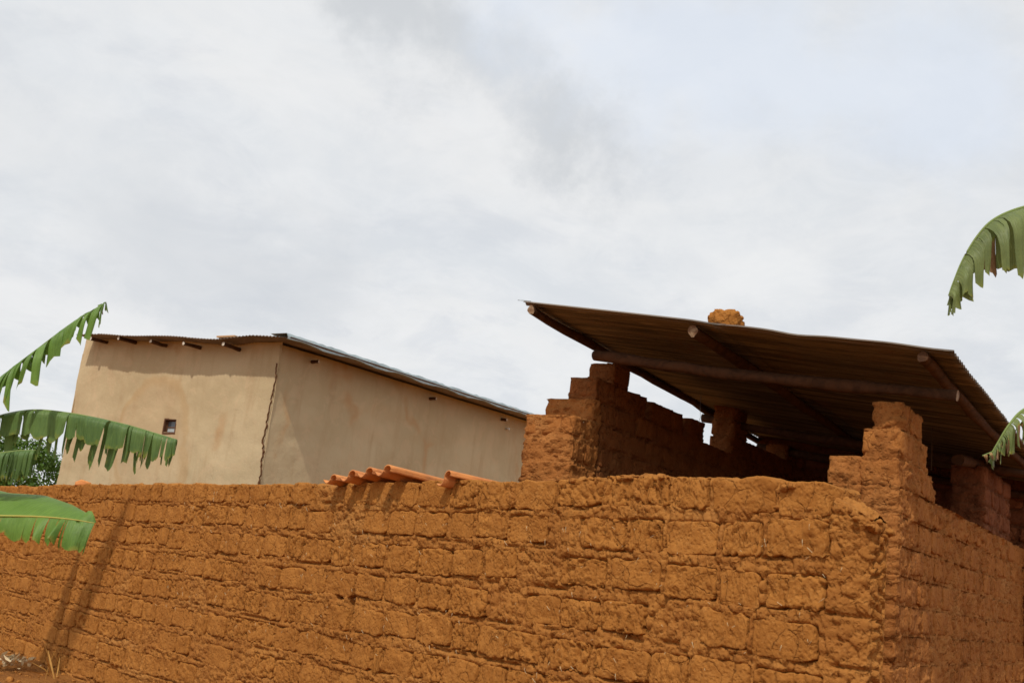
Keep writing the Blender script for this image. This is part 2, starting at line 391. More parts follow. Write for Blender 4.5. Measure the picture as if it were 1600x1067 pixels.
# ------------------------------------------------------------------ brick variants
def rbox(half, r, n, seed, crumble, amp):
    nx, ny, nz_ = n
    idx = {}; pts = []; fs = []
    def g(i, j, k):
        if (i, j, k) not in idx: idx[(i, j, k)] = len(pts); pts.append((i/nx*2-1, j/ny*2-1, k/nz_*2-1))
        return idx[(i, j, k)]
    for i in range(nx):
        for k in range(nz_):
            fs.append((g(i, 0, k), g(i+1, 0, k), g(i+1, 0, k+1), g(i, 0, k+1))); fs.append((g(i, ny, k), g(i, ny, k+1), g(i+1, ny, k+1), g(i+1, ny, k)))
        for j in range(ny):
            fs.append((g(i, j, 0), g(i, j+1, 0), g(i+1, j+1, 0), g(i+1, j, 0))); fs.append((g(i, j, nz_), g(i+1, j, nz_), g(i+1, j+1, nz_), g(i, j+1, nz_)))
    for j in range(ny):
        for k in range(nz_):
            fs.append((g(0, j, k), g(0, j, k+1), g(0, j+1, k+1), g(0, j+1, k))); fs.append((g(nx, j, k), g(nx, j+1, k), g(nx, j+1, k+1), g(nx, j, k+1)))
    P = np.array(pts); H = np.array(half)
    P = np.sign(P)*np.abs(P)**.8*H
    rr = min(r, .45*min(half)); inner = np.clip(P, -(H-rr), H-rr); d = P-inner; ln = np.linalg.norm(d, axis=1, keepdims=True); ln[ln < 1e-6] = 1
    D = d/ln; P = inner+D*rr
    off = np.array([seed*3.7, seed*1.3, seed*.7])
    big = fbm(P+off, 7, 3, seed); fine = fbm(P+off, 24, 3, seed+3)
    f1, f2, idv = worley((P[:, 0]+off[0])*9+big*.5, (P[:, 2]+off[1])*9+P[:, 1]*9+fine*.3, seed)
    cell = sst(f2-f1, 0, .16)
    corner = np.prod(1-.0*P, axis=1)
    disp = amp*(big*.9+fine*.5)+crumble*(cell-1+.5*(idv-.5))
    # worn corners
    en = np.abs(P)/H; wear = np.clip(en[:, 0]**6+en[:, 2]**6-.9, 0, 1)
    P = P+D*disp[:, None]; P[:, 0] -= np.sign(P[:, 0])*wear*.016*(1+big); P[:, 2] -= np.sign(P[:, 2])*wear*.016*(1+fine)
    P[:, 0] += .012*vnoise(P*[0, 1, 1]+off, 14, seed+7)*np.abs(P[:, 0])/H[0]; P[:, 2] += .012*vnoise(P*[1, 1, 0]+off, 11, seed+8)*np.abs(P[:, 2])/H[2]
    return P, np.array(fs)
def variants(count, L_, H_, D_, n, seed0, mat, crumble, amp, r=.022):
    out_ = []
    for q in range(count):
        c = crumble*(RNG.random()**1.6)*1.8
        P, F = rbox((L_/2, D_/2, H_/2), r*(.7+.6*RNG.random()), n, seed0+q, c, amp*(.7+.7*RNG.random()))
        out_.append(mesh('brick', P, F, mat))
    return out_
PW_L, PW_H, PW_D = .42, .205, .34
V_PW = variants(48, PW_L, PW_H, PW_D, (34, 3, 17), 100, A_BRICK, .017, .009, .020)
HB_L, HB_H, HB_D = .39, .160, .36
V_HB = variants(26, HB_L, HB_H, HB_D, (20, 9, 9), 300, H_BRICK, .020, .008, .024)
V_MB = variants(14, HB_L, HB_H, HB_D, (20, 9, 9), 350, M_BRICK, .020, .008, .024)
V_DB = variants(14, HB_L, HB_H, HB_D, (9, 5, 4), 400, D_BRICK, .008, .006, .020)

# ------------------------------------------------------------------ ground and sky-lit setting
gs = []
def groundz(x, y): return 0.06*math.sin(x*.9+y*.5)+.04*math.sin(x*2.3-y*1.7)
xs = np.concatenate([-np.geomspace(3000, 14, 14), np.linspace(-13, 9, 90), np.geomspace(10, 3000, 14)])
ys = np.concatenate([-np.geomspace(3000, 6, 12), np.linspace(-5, 20, 100), np.geomspace(21, 3000, 14)])
gx, gy = np.meshgrid(xs, ys); near = np.exp(-((gx+2)**2+(gy-8)**2)/300.)
P3 = np.stack([gx, gy, gx*0], -1)
gz = (.05*fbm(P3, .7, 5, 5)-.03)*near
# sloping heap of washed-down soil at the foot of the perimeter wall
WO = V2(2.02, 6.25); WU = azv(-40.2); WN = Vector((-WU.y, WU.x, 0)); WN = WN if WN.y < 0 else -WN
dist = (gx-WO.x)*WN.x+(gy-WO.y)*WN.y
gz = gz-.13+(.05+.05*fbm(P3, 1.4, 3, 9))*sst(-np.abs(dist-.1), -1.5, -.1)*near*np.where(gx < -1, 1, .3)
vs = np.stack([gx, gy, gz], -1).reshape(-1, 3); nxg = len(xs)
ii = (np.arange(len(ys)-1)[:, None]*nxg+np.arange(nxg-1)[None]).ravel()
tag(link('ground', mesh('ground', vs, np.stack([ii, ii+1, ii+nxg+1, ii+nxg], 1), SOIL)), kind='structure')

# ------------------------------------------------------------------ perimeter wall
pw = empty('mud_brick_wall', (WO.x, WO.y, 0), 'long orange mud-brick wall across the foreground, in front of both houses, rough crumbling joints', 'wall')
def pwsz(px, py):
    p = hit(px, py, WO, WN); return (p-WO).dot(WU), p.z
top_px = [(-150, 762), (0, 763), (50, 761), (200, 757), (350, 759), (495, 757), (520, 760), (600, 757), (690, 755), (720, 752), (765, 756), (850, 752), (930, 745), (1040, 743), (1150, 749), (1240, 756), (1275, 764), (1300, 776), (1330, 797), (1345, 812)]
tp = sorted(pwsz(*p) for p in top_px)
TS = np.array([a for a, b in tp]); TZ = np.array([b for a, b in tp])
SMIN, SMAX = -.06, 21.
def ztop(s): return np.interp(s, TS, TZ)
TILT = .011; PITCHW = .285; ZREF = float(ztop(1.2))+TILT*1.2   # top of the top course at s=0
def czone(s, k):  # bottom of course k counted from top (k=0 top course)
    return ZREF-TILT*s-PITCHW*k-.20+.012*np.sin(s*1.7+k*1.9)+.008*np.sin(s*4.1+k)
holes = [pwsz(548, 938)+(.05, .05), pwsz(547, 955)+(.035, .06), pwsz(543, 975)+(.03, .05), pwsz(580, 1028)+(.018, .07), pwsz(528, 932)+(.05, .018), pwsz(1262, 835)+(.03, .03), pwsz(1225, 920)+(.06, .02), pwsz(1205, 998)+(.04, .03)]
bricks = []
pws = link('brick_core', None) if False else None
for k in range(0, 10):
    s = SMIN+random.uniform(.16, .24)
    while s < SMAX-.3:
        ln = random.choice([.30, .36, .40, .42, .45, .45, .50])
        if s > 13.8: ln = .45
        s1 = s+ln; sc = (s+s1)/2; zc = float(czone(sc, k))+PW_H/2; a0 = max(s, SMIN)
        vis = zc+PW_H/2-.05 < float(ztop(sc))+.10 and zc > -.2
        skip = random.random() < .09
        if any(abs(sc-h[0]) < ln/2 and abs(zc-h[1]) < .1 for h in holes[:3]): skip = random.random() < .0
        if vis and (not skip or any(a0 < h[0] < s1 and abs(zc-h[1]) < .15 for h in holes[:4])) and s1-a0 > .12 and sc < 19.2:
            hh = [h for h in holes[:4] if a0 < h[0] < s1 and abs(zc-h[1]) < .15]
            if hh:
                h = hh[0]
                if h[0]-.04-a0 > .08: bricks.append((a0, h[0]-.035, k, zc))
                if s1-h[0]-.04 > .08: bricks.append((h[0]+.035, s1, k, zc))
            else: bricks.append((a0, s1, k, zc))
        s = s1+random.uniform(.012, .045)
bm_by = {}
for a0, s1, k, zc in bricks: bm_by.setdefault(k, []).append((a0, s1))
for i, (a0, s1, k, zc) in enumerate(bricks):
    sc = (a0+s1)/2
    me = V_PW[random.randrange(len(V_PW))]; o = link('brick', me, pw)
    prot = random.uniform(-.006, .006)
    c = WO+WU*sc+WN*(prot-PW_D/2); dzb = min(0, float(ztop(sc))-(zc+PW_H/2))*.7 if k == 0 else 0
    o.location = (c.x-WO.x, c.y-WO.y, zc+dzb)
    flip = random.choice([1, -1])
    rz = math.atan2(WU.y, WU.x)
    o.rotation_euler = (random.gauss(0, .02), random.gauss(0, .022)+TILT*1., rz+random.gauss(0, .018)+(math.pi if random.random() < .5 else 0))
    o.scale = ((s1-a0)/PW_L, 1, random.uniform(1.0, 1.14))
# mortar: one displaced skin over front, end and top
def skin():
    ss = [SMIN]
    while ss[-1] < SMAX:
        Y = 6.3+ss[-1]*.764; ss.append(ss[-1]+.0082*Y/6.3)
    ss = np.array(ss); zs = np.arange(.0, 1.0001, 1/215.)
    Sg, Tg = np.meshgrid(ss, zs, indexing='ij')
    top = ztop(Sg)+.012*vnoise(np.stack([Sg, Sg*0, Sg*0], -1), 6, 3)
    Z = -.25+Tg*(top+.25)
    P = np.stack([Sg, Z, Sg*0], -1)
    warp = fbm(P, 5, 3, 50)*.25; warp2 = fbm(P+9, 5, 3, 60)*.25
    # course-relative vertical coordinate
    rel = (ZREF-TILT*Sg+.012*np.sin(Sg*1.7)-Z)/PITCHW
    mask = np.zeros_like(Sg); r3 = .02*fbm(P, 9, 3, 71)
    for k, lst in bm_by.items():
        cb = czone(Sg, k); zin = sst(np.minimum(Z-cb, cb+PW_H-Z)+r3*.5, -.004, .016)
        sel = zin > 0
        sv = Sg[sel]; mk = np.zeros(sv.shape)
        for a0, s1 in lst:
            q = (sv > a0-.03) & (sv < s1+.03); mk[q] = np.maximum(mk[q], sst(np.minimum(sv[q]-a0, s1-sv[q]), -.01, .015))
        mask[sel] = np.maximum(mask[sel], zin[sel]*mk)
    f1, f2, idv = worley(Sg/.078+warp, rel*3.6+.1+warp2, 21, .75)
    dome = np.sqrt(np.clip(1-(f1/.72)**2, 0, 1)); gap = sst(f2-f1, 0, .22)
    g1, g2, gid = worley(Sg/.034+warp*2, Z/.030+warp2*2, 33)
    small = sst(g2-g1, 0, .5)
    broad = fbm(P, 1.3, 4, 81)
    crk = 1-sst(f2-f1, 0, .13); scrk = 1-sst(g2-g1, 0, .16)
    d = -.016+.016*dome*(.5+.9*idv)+.006*(small-.5)*(.6+broad)-.017*crk*(.4+idv)-.006*scrk*np.clip(.6+broad, 0, 1)+.006*fbm(P, 22, 4, 91)+.012*broad
    d = d-mask*.045*(1-sst(broad+.8*fbm(P, 4.1, 3, 15), 1.0, 1.3))
    thick = sst(-Z, -.35, 0); d = d+.05*thick*vnoise(P, 2, 8)
    # bed joint cavities
    jf = fbm(P, 4, 3, 111); cav = sst(jf, .0, .6)
    fr = np.mod(rel, 1.); cavband = np.exp(-((fr-.765+.012*warp)/.032)**2)
    d = d-cav*cavband*.042
    for hs, hz, rw, rh in holes:
        d = d-.20*np.exp(-((np.abs(Sg-hs+.02*warp)/rw)**4+(np.abs(Z-hz)/rh)**4))
    # rounded shoulder
    sh = np.clip((Z-(top-.035))/.035, 0, 1); d = d-.02*sh**2
    # rounded end
    eh = np.clip((.34-(Sg-SMIN))/.34, 0, 1); d = d-.15*eh**2.2
    X = WU.x*Sg+WN.x*d; Yc = WU.y*Sg+WN.y*d
    front = np.stack([X, Yc, Z], -1); ns, nzv = Sg.shape
    verts = [front.reshape(-1, 3)]; idx = (np.arange(ns-1)[:, None]*nzv+np.arange(nzv-1)[None]).ravel()
    faces = [np.stack([idx, idx+1, idx+nzv+1, idx+nzv], 1)]
    base = ns*nzv
    # top strip: from the front edge back over the thickness
    md = 22; U, W = np.meshgrid(ss, np.linspace(0, 1, md), indexing='ij')
    dd = -d[:, -1][:, None]; depth = dd+(.33-dd)*W
    tz = top[:, -1][:, None]+.018*(fbm(np.stack([U, depth, U*0], -1), 9, 3, 44)*np.sin(math.pi*np.clip(W, 0, 1)))+.015*np.sin(math.pi*W)
    w1, w2, wi = worley(U/.08, depth/.07, 61); tz = tz+.016*(sst(w2-w1, 0, .4)-.5)*np.sin(math.pi*np.clip(W*1.0, 0, 1))
    X = WU.x*U-WN.x*depth; Yc = WU.y*U-WN.y*depth
    verts.append(np.stack([X, Yc, tz], -1).reshape(-1, 3))
    idx = base+(np.arange(ns-1)[:, None]*md+np.arange(md-1)[None]).ravel(); faces.append(np.stack([idx, idx+1, idx+md+1, idx+md], 1)); base += ns*md
    # back: plain
    Xb = WU.x*ss-WN.x*.33; Yb = WU.y*ss-WN.y*.33
    tb = top[:, -1]
    verts.append(np.stack([np.repeat(Xb, 2), np.repeat(Yb, 2), np.stack([tb, tb*0-.25], 1).ravel()], -1))
    idx = base+np.arange(ns-1)*2; faces.append(np.stack([idx, idx+1, idx+3, idx+2], 1)); base += ns*2
    # end face (right end) as displaced grid
    nd = 40; zt0 = top[0, -1]; D_, Zt = np.meshgrid(np.linspace(0, 1, nd), zs, indexing='ij')
    dpt = -d[0][None, :]+(.33+d[0][None, :])*D_; Zt = -.25+Zt*(zt0+.25)
    PP = np.stack([dpt, Zt, dpt*0+7], -1)
    e1, e2, ei = worley(dpt/.07+fbm(PP, 6, 2, 3)*.3, Zt/.07+fbm(PP, 6, 2, 4)*.3, 71)
    er = .03*(sst(e2-e1, 0, .4)-.4)*(.4+ei)+.012*fbm(PP, 20, 3, 6)
    er = er*np.sin(math.pi*np.clip(D_, 0, 1))**.5-.0
    X = WU.x*(SMIN-er)-WN.x*dpt; Yc = WU.y*(SMIN-er)-WN.y*dpt
    verts.append(np.stack([X, Yc, Zt], -1).reshape(-1, 3))
    idx = base+(np.arange(nd-1)[:, None]*nzv+np.arange(nzv-1)[None]).ravel(); faces.append(np.stack([idx, idx+nzv, idx+nzv+1, idx+1], 1))
    o = link('mortar', mesh('mortar', np.concatenate(verts), np.concatenate(faces), A_MORT), pw)
    tag(o, kind='stuff')
skin()

def lumps(parent):
    rr = random.Random(17); V_ = []; F_ = []; base = 0
    spots = []
    for i in range(46): s_ = SMIN+rr.uniform(-.02, .55)**1.0; spots.append((s_, rr.uniform(-.01, .32), float(ztop(max(s_, TS[0])))-rr.uniform(0, .05), rr.uniform(.010, .028)))
    for i in range(14): spots.append((SMIN+rr.uniform(-.01, .08), .16+.20*i/13, float(TZ[0])-.035, rr.uniform(.022, .038)))
    for i in range(150): s_ = rr.uniform(.3, 13); spots.append((s_, rr.uniform(.0, .2), float(ztop(s_))-.012, rr.uniform(.012, .034)))
    n = 9
    th_, ph_ = np.meshgrid(np.linspace(0, math.pi, n), np.linspace(0, 2*math.pi, 2*n, endpoint=False), indexing='ij')
    D = np.stack([np.sin(th_)*np.cos(ph_), np.sin(th_)*np.sin(ph_), np.cos(th_)], -1)
    fi = np.array([(i*2*n+j, (i+1)*2*n+j, (i+1)*2*n+(j+1) % (2*n), i*2*n+(j+1) % (2*n)) for i in range(n-1) for j in range(2*n)])
    for q, (s_, dp, z, r) in enumerate(spots):
        c = WU*s_-WN*dp; sc = np.array([r*rr.uniform(.8, 1.5), r*rr.uniform(.8, 1.5), r*rr.uniform(.6, 1.)])
        P = D*(1+.30*fbm(D+q*1.7, 1.8, 3, q))[..., None]*sc+np.array([c.x, c.y, z]); V_.append(P.reshape(-1, 3)); F_.append(fi+base); base += 2*n*n
    tag(link('mud_lumps', mesh('mud_lumps', np.concatenate(V_), np.concatenate(F_), A_MORT), parent), kind='stuff')
lumps(pw)
# straw flecks sticking out of the mud
def flecks(n, fn, parent, seed):
    rr = random.Random(seed); mb = MB()
    for _ in range(n):
        p, nn, uu = fn(rr); a = rr.uniform(-1.2, 1.2)+math.pi/2; ln = rr.uniform(.012, .05)
        d = uu*math.cos(a)+Vector((0, 0, 1))*math.sin(a); side = d.cross(nn).normalized()*rr.uniform(.0009, .002)
        q = [p+nn*.006, p+nn*.014+d*ln*.5+side*2, p+nn*.008+d*ln]
        for i in (0, 1): mb.add([q[i]-side, q[i]+side, q[i+1]+side, q[i+1]-side, q[i]+nn*.002, q[i+1]+nn*.002], [(0, 1, 2, 3), (0, 4, 5, 3), (4, 1, 2, 5)])
    o = mb.build('straw', STRAW, parent, off=(parent.location.x, parent.location.y, 0)); tag(o, kind='stuff')
def f_pw(rr):
    s = rr.uniform(.0, 9)**1.0; z = rr.uniform(.9, 2.3); return WO+WU*s+WN*.012+Vector((0, 0, z)), WN, WU
flecks(230, f_pw, pw, 3)

# ------------------------------------------------------------------ unfinished mud-brick house
CN = at(1405, 715, 7.5); CN.z = 0                          # near right corner
CC = CN.dot(B)
uh = empty('unfinished_house', (CN.x, CN.y, 0), 'unfinished mud-brick house with stepped broken walls under a sloping corrugated sheet roof', 'house')
HP0 = HP = .181
def pz(px, py, P, n):
    p = hit(px, py, P, n); return p
def course_wall(name, O, u, n, thick, intervals, mats, variants_, res=.02, seed=1, hp=None, zoff=0.):
    """O: start, u along, n outward normal. intervals: {k: [(s0,s1)]} course k spans z=k*HP..(k+1)*HP"""
    HP = hp or HP0
    rr = random.Random(seed); wv = []; wf = []; base = 0
    for k, iv in intervals.items():
        z0 = k*HP+zoff
        for (s0, s1) in iv:
            a0, a1 = s0+.012, s1-.012
            nn = max(3, int((a1-a0)/res)); mz = max(5, int(HP/res)+2); md = max(3, int(thick/res/1.6))
            # closed ring around the course core (front, end, back, end)
            per = []
            for i in range(nn+1): per.append((a0+(a1-a0)*i/nn, 0., 0, 1))
            for i in range(1, md): per.append((a1, i/md, 1, 0))
            for i in range(nn+1): per.append((a1+(a0-a1)*i/nn, 1., 0, -1))
            for i in range(1, md): per.append((a0, 1-i/md, -1, 0))
            per = np.array(per); npn = len(per)
            zz_ = np.linspace(z0, z0+HP, mz)
            Sg = np.repeat(per[:, 0][:, None], mz, 1); Dg = np.repeat(per[:, 1][:, None]*(thick-.03)+.015, mz, 1); Zg = np.repeat(zz_[None], npn, 0)
            PP = np.stack([Sg, Zg, Dg], -1)
            q = Sg+Dg
            f1, f2, idv = worley(q/.065+fbm(PP, 7, 2, seed)*.3, Zg/.055+fbm(PP+3, 7, 2, seed)*.3, seed+5)
            d = .026*(sst(f2-f1, 0, .16))*(.4+idv)+.010*fbm(PP, 20, 3, seed+2)-.012+.022*sst(fbm(PP, 2.6, 3, seed+8), .0, .5)
            nl = d*per[:, 3][:, None]; ul = d*per[:, 2][:, None]
            X = O.x+u.x*(Sg+ul)-n.x*(Dg-nl); Yc = O.y+u.y*(Sg+ul)-n.y*(Dg-nl)
            wv.append(np.stack([X, Yc, Zg], -1).reshape(-1, 3))
            for i in range(npn):
                j = (i+1) % npn
                for m_ in range(mz-1): wf.append((base+i*mz+m_, base+j*mz+m_, base+j*mz+m_+1, base+i*mz+m_+1))
            # cap
            c = len(wv[-1]); wv.append(np.array([[O.x+u.x*(a0+a1)/2-n.x*thick/2, O.y+u.y*(a0+a1)/2-n.y*thick/2, z0+HP+.004]]))
            for i in range(npn):
                j = (i+1) % npn; wf.append((base+i*mz+mz-1, base+j*mz+mz-1, base+c))
            base += c+1
    wv = np.concatenate(wv)-np.array([CN.x, CN.y, 0])
    wall = link(name, mesh(name, wv, wf, mats[1]), uh)
    cnt = 0
    for k, iv in intervals.items():
        for (s0, s1) in iv:
            s = s0; first = True
            off = (k % 2)*.5
            while s < s1-.05:
                ln = HB_L*rr.uniform(.88, 1.1)
                if first and off: ln *= .55
                first = False
                e = min(s+ln, s1)
                if s1-e < .12: e = s1
                if rr.random() > .05 or (s == s0) or e == s1:
                    o = link('brick', variants_[rr.randrange(len(variants_))], wall)
                    c = O+u*((s+e)/2)-n*(thick/2)
                    o.location = (c.x-CN.x+rr.gauss(0, .004), c.y-CN.y+rr.gauss(0, .004), zoff+k*HP+HP/2+.006)
                    o.rotation_euler = (rr.gauss(0, .02), rr.gauss(0, .028), math.atan2(u.y, u.x)+rr.gauss(0, .02)+(math.pi if rr.random() < .5 else 0))
                    o.scale = ((e-s-.008)/HB_L, (thick+.01)/HB_D*rr.uniform(.97, 1.03), rr.uniform(.97, 1.06)*HP/HP0); cnt += 1
                s = e+.008
    return wall
K0 = 9                                        # lowest course built above z = K0*HP ... the rest below is full
def prof_int(prof, s_end, kmin=5, hp=None, zoff=0.):
    HP = hp or HP0
    """prof: list of (s, ztop) -> intervals per course"""
    iv = {}
    ps = np.array([p[0] for p in prof]); pzs = np.array([p[1] for p in prof]); ss = np.arange(ps[0], s_end, .02)
    zt = np.interp(ss, ps, pzs)
    for k in range(kmin, 30):
        ok = zt > zoff+k*HP+HP*.55; out_ = []; st = None
        for i, b in enumerate(ok):
            if b and st is None: st = ss[i]
            if (not b or i == len(ok)-1) and st is not None:
                if ss[i]-st > .10: out_.append((float(st), float(ss[i])))
                st = None
        if out_: iv[k] = out_
    return iv
NR = E                                        # outward normal of right wall
def on_right(px, py): p = hit(px, py, CN, NR); return (p-CN).dot(B), p.z
# right wall along B: pier at its near end, low sill after it, post further on
r1 = [on_right(1443, 622), on_right(1447, 668), on_right(1453, 700), on_right(1460, 762), on_right(1455, 792), on_right(1500, 808), on_right(1548, 830)]
print('right wall', [(round(a, 2), round(b, 2)) for a, b in r1])
pier_end = r1[1][0]; sill = 2.50
HR = .200; ZR = 3.25-16*HR
T4, T3, T2, T1 = 3.25, 3.05, 2.85, 2.65
prof = [(0.0, T3), (.80, T3), (.81, T2), (1.02, T2), (1.03, T1), (11, T1)]
rw = course_wall('wall', CN, B, NR, .26, prof_int(prof, 10.5, 5, HR, ZR), (H_BRICK, H_MORT), V_HB, seed=21, hp=HR, zoff=ZR)
course_wall('wall', CN+B*.04, B, NR, .19, {15: [(0, .60)]}, (H_BRICK, H_MORT), V_HB, seed=22, hp=HR, zoff=ZR+.0)
# front return of the pier, facing the camera, from the corner to the left
def on_front(px, py): p = hit(px, py, CN, B); return (CN-p).dot(E), p.z
f1_ = [on_front(1300, 705), on_front(1350, 650), on_front(1372, 622), on_front(1300, 780), on_front(1405, 700)]
print('front pier', [(round(a, 2), round(b, 2)) for a, b in f1_])
wA, wB, wC = f1_[0][0], f1_[1][0], f1_[2][0]
zA, zB = f1_[0][1], f1_[1][1]
iv = {}
FRO = CN-E*.0
for k in range(5, 16):
    zt = ZR+k*HR+HR*.5
    if zt < T2+.02: iv[k] = [(.262, wA+(.03 if k % 2 else -.01))]
    elif zt < zB-.05 and wB > .36: iv[k] = [(.262, wB)]
iv = {k: v for k, v in iv.items() if v}
fw = course_wall('wall', CN-E*.0+B*.0, -E, -B, .34, iv, (H_BRICK, H_MORT), V_HB, seed=31, hp=HR, zoff=ZR)
# left wall along B
def solve_c(px, c):                           # ground point at depth c along B seen at column px near the horizon
    best = None
    d = ray(px, 700); d = Vector((d.x, d.y, 0)); t = c/d.dot(B); return V2(d.x*t, d.y*t)
DN = solve_c(893, CC); DO = solve_c(819, CC); TH = (DN-DO).length
print('thick', TH, 'opening', (CN-DN).length)
def on_left(px, py, P=DN): p = hit(px, py, P, E); return (p-P).dot(B), p.z
outer = [on_left(857, 640, DO), on_left(885, 610, DO), on_left(918, 575, DO), on_left(820, 662, DO)]
inner = [on_left(*p) for p in ((940, 565), (970, 583), (973, 610), (1018, 640), (1065, 643), (1072, 665), (1130, 690), (1143, 695), (1145, 662), (1167, 665), (1195, 700), (1228, 714))]
print('outer', [(round(a, 2), round(b, 2)) for a, b in outer]); print('inner', [(round(a, 2), round(b, 2)) for a, b in inner])
HLW = .195; ZLW = 3.12-15*HLW; i_ = inner
LWEND = i_[11][0]+.25
T2W = .26
pA = [(0, 3.12), (.29, 3.12), (.30, 3.315), (.48, 3.315)]
lw = course_wall('wall', DN, B, E, TH, prof_int(pA, .48, 5, HLW, ZLW), (H_BRICK, H_MORT), V_HB, seed=41, hp=HLW, zoff=ZLW)
pB = [(.482, 3.315), (.62, 3.315), (.94, 3.315), (.95, 3.315), (1.30, 3.315), (1.31, 3.315), (i_[7][0], 3.315), (i_[7][0]+.01, 3.315), (LWEND, 3.315)]
ivB = prof_int(pB, LWEND, 5, HLW, ZLW); kt = max(ivB)
ivB[kt+1] = [(.30, 1.28), (1.42, 2.12), (2.30, 2.62), (i_[7][0], LWEND)]
ivB[kt+2] = [(.62, .93), (i_[7][0]+.04, i_[9][0]), (i_[11][0]+.03, LWEND)]
ivB[kt+3] = [(i_[7][0]+.06, i_[9][0]-.02)]
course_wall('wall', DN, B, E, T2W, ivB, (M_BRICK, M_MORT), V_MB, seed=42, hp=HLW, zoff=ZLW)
# back wall
FL0Z = hit(822, 473, B*(CC-.34), B).z
bo = DN+B*LWEND
blen = (CN-DN).length+.1
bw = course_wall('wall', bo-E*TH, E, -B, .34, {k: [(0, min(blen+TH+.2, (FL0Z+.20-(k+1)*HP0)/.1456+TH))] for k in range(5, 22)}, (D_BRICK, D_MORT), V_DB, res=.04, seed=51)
# earth floor inside
mbf = MB(); mbf.add(*box_vf(DN-E*.0+Vector((0, 0, .02)), E*blen, B*LWEND, Vector((0, 0, .06))))
mbf.build('floor', MT('shaded_earth_floor').done((.11, .05, .022), .95), uh, off=(CN.x, CN.y, 0))  # soil colour darkened to paint in the indoor shade

# roof
CR = CC-.34
FL = hit(822, 473, B*CR, B); FR = hit(1490, 549, B*CR, B)
aFR = (FR-FL).dot(E); SA = (FL.z-FR.z)/aFR; SB = .033
RN = Vector((E.x*1, E.y*1, 0))
roofN = (E*SA+B*SB+Vector((0, 0, 1))).normalized()
print('roof FL', FL, 'FR', FR, 'SA', SA)
def on_roof(px, py):
    p = hit(px, py, FL, roofN); return (p-FL).dot(E), (p-FL).dot(B)
redge = [on_roof(1490, 549), on_roof(1530, 602), on_roof(1575, 660), on_roof(1600, 693)]
print('right edge', [(round(a, 2), round(b, 2)) for a, b in redge])
print('left edge', [tuple(round(q, 2) for q in on_roof(*p)) for p in ((950, 552), (1005, 583), (1065, 618), (1145, 660), (1190, 686))])
def a_right(b):
    xs_ = [r[1] for r in redge]; ys_ = [r[0] for r in redge]
    if b > xs_[-1]: return ys_[-1]+(b-xs_[-1])*(-.02)
    return float(np.interp(b, xs_, ys_))
def roofz(a, b):
    return FL.z-SA*a-SB*b+.012*math.sin(b*2.1+.4)*math.sin(a*1.1)-.016*math.exp(-((a-2.35)/.16)**2)*max(0, 1-b/.8)+.008*math.exp(-((a-3.0)/.2)**2)*max(0, 1-b/.8)-.010*math.exp(-((a-1.7)/.12)**2)*max(0, 1-b/.5)
RDEP = LWEND+CC-CR+.45
bs = 0.; k = 0; WAVE = .076
rr = random.Random(5)
shn = 0
while bs < RDEP:
    wd = .80; b0 = bs; b1 = min(bs+wd+.06, RDEP+.1)
    aoff = 0. if k == 0 else -.04+rr.uniform(-.05, .03) if k == 1 else -.14+rr.uniform(-.06, .04); a0 = -.03+aoff
    nb = int((b1-b0)/WAVE*8); na = 26; lift = .006*(k % 2)
    for half in (0, 1):
        A0f = 0. if half == 0 else .50; A1f = .53 if half == 0 else 1.
        vs = []; th = .0012
        for i in range(nb+1):
            b = b0+(b1-b0)*i/nb; ar = a_right(b)+.0; w_ = math.sin(2*math.pi*b/WAVE)*.014
            for j in range(na+1):
                fr = A0f+(A1f-A0f)*j/na; a = a0+(ar-a0)*fr
                bend = .0
                if half == 1 and j >= na-1: bend = rr.uniform(-.004, .004)
                z = roofz(a, b)+w_+lift+(.004 if half == 0 else 0)+bend
                p = FL+E*a+B*b; vs.append((p.x, p.y, z))
        nv = len(vs); W_ = na+1
        fs = []
        for i in range(nb):
            for j in range(na): fs.append((i*W_+j, i*W_+j+1, (i+1)*W_+j+1, (i+1)*W_+j))
        vs += [(x, y, z-.0015) for x, y, z in vs]
        fs += [tuple(q+nv for q in f[::-1]) for f in fs]
        for i in range(nb):
            fs.append((i*W_, (i+1)*W_, (i+1)*W_+nv, i*W_+nv)); j = na; fs.append((i*W_+j, i*W_+j+nv, (i+1)*W_+j+nv, (i+1)*W_+j))
        for j in range(na):
            fs.append((j, j+nv, j+1+nv, j+1)); q = nb*W_; fs.append((q+j, q+j+1, q+j+1+nv, q+j+nv))
        vs = np.array(vs)-np.array([CN.x, CN.y, 0])
        link('roof_sheet', mesh('roof_sheet', vs, np.array(fs), SHEET), uh)
    bs += wd; k += 1
# poles
def pole(p0, p1, r0, r1, seed, name='purlin', bendv=0.0, n=14, parent=uh, end=POLE_END, body=POLE):
    rr = random.Random(seed); seg = 18; path = []; rad = []
    for i in range(seg+1):
        t = i/seg; p = p0.lerp(p1, t); w_ = math.sin(t*math.pi)
        p = p+Vector((rr.gauss(0, .005)+.02*math.sin(t*5+seed), rr.gauss(0, .004), bendv*w_+rr.gauss(0, .003)+.012*math.sin(t*7+seed*2))); path.append(p); rad.append((r0+(r1-r0)*t)*(1+rr.uniform(-.07, .10)*(1 if i else 0)))
    vs, fs = tube(path, rad, n, .28, seed)
    mb = MB(); mb.add(vs, fs[:-2], 0); mb.add(vs, fs[-2:], 1)
    L0 = parent.location
    return mb.build(name, [body, end], parent, True, (L0.x, L0.y, L0.z))
def proof(a, b, dz): p = FL+E*a+B*b; return Vector((p.x, p.y, roofz(a, b)+dz))
a2 = on_roof(1096, 517)[0]; 
pole(proof(.03, -.02, -.052), proof(-.13, RDEP-.1, -.055), .040, .036, 2, bendv=.015)
pole(proof(a2+.03, .05, -.060), proof(a2+.02, RDEP-.1, -.055), .044, .038, 3)
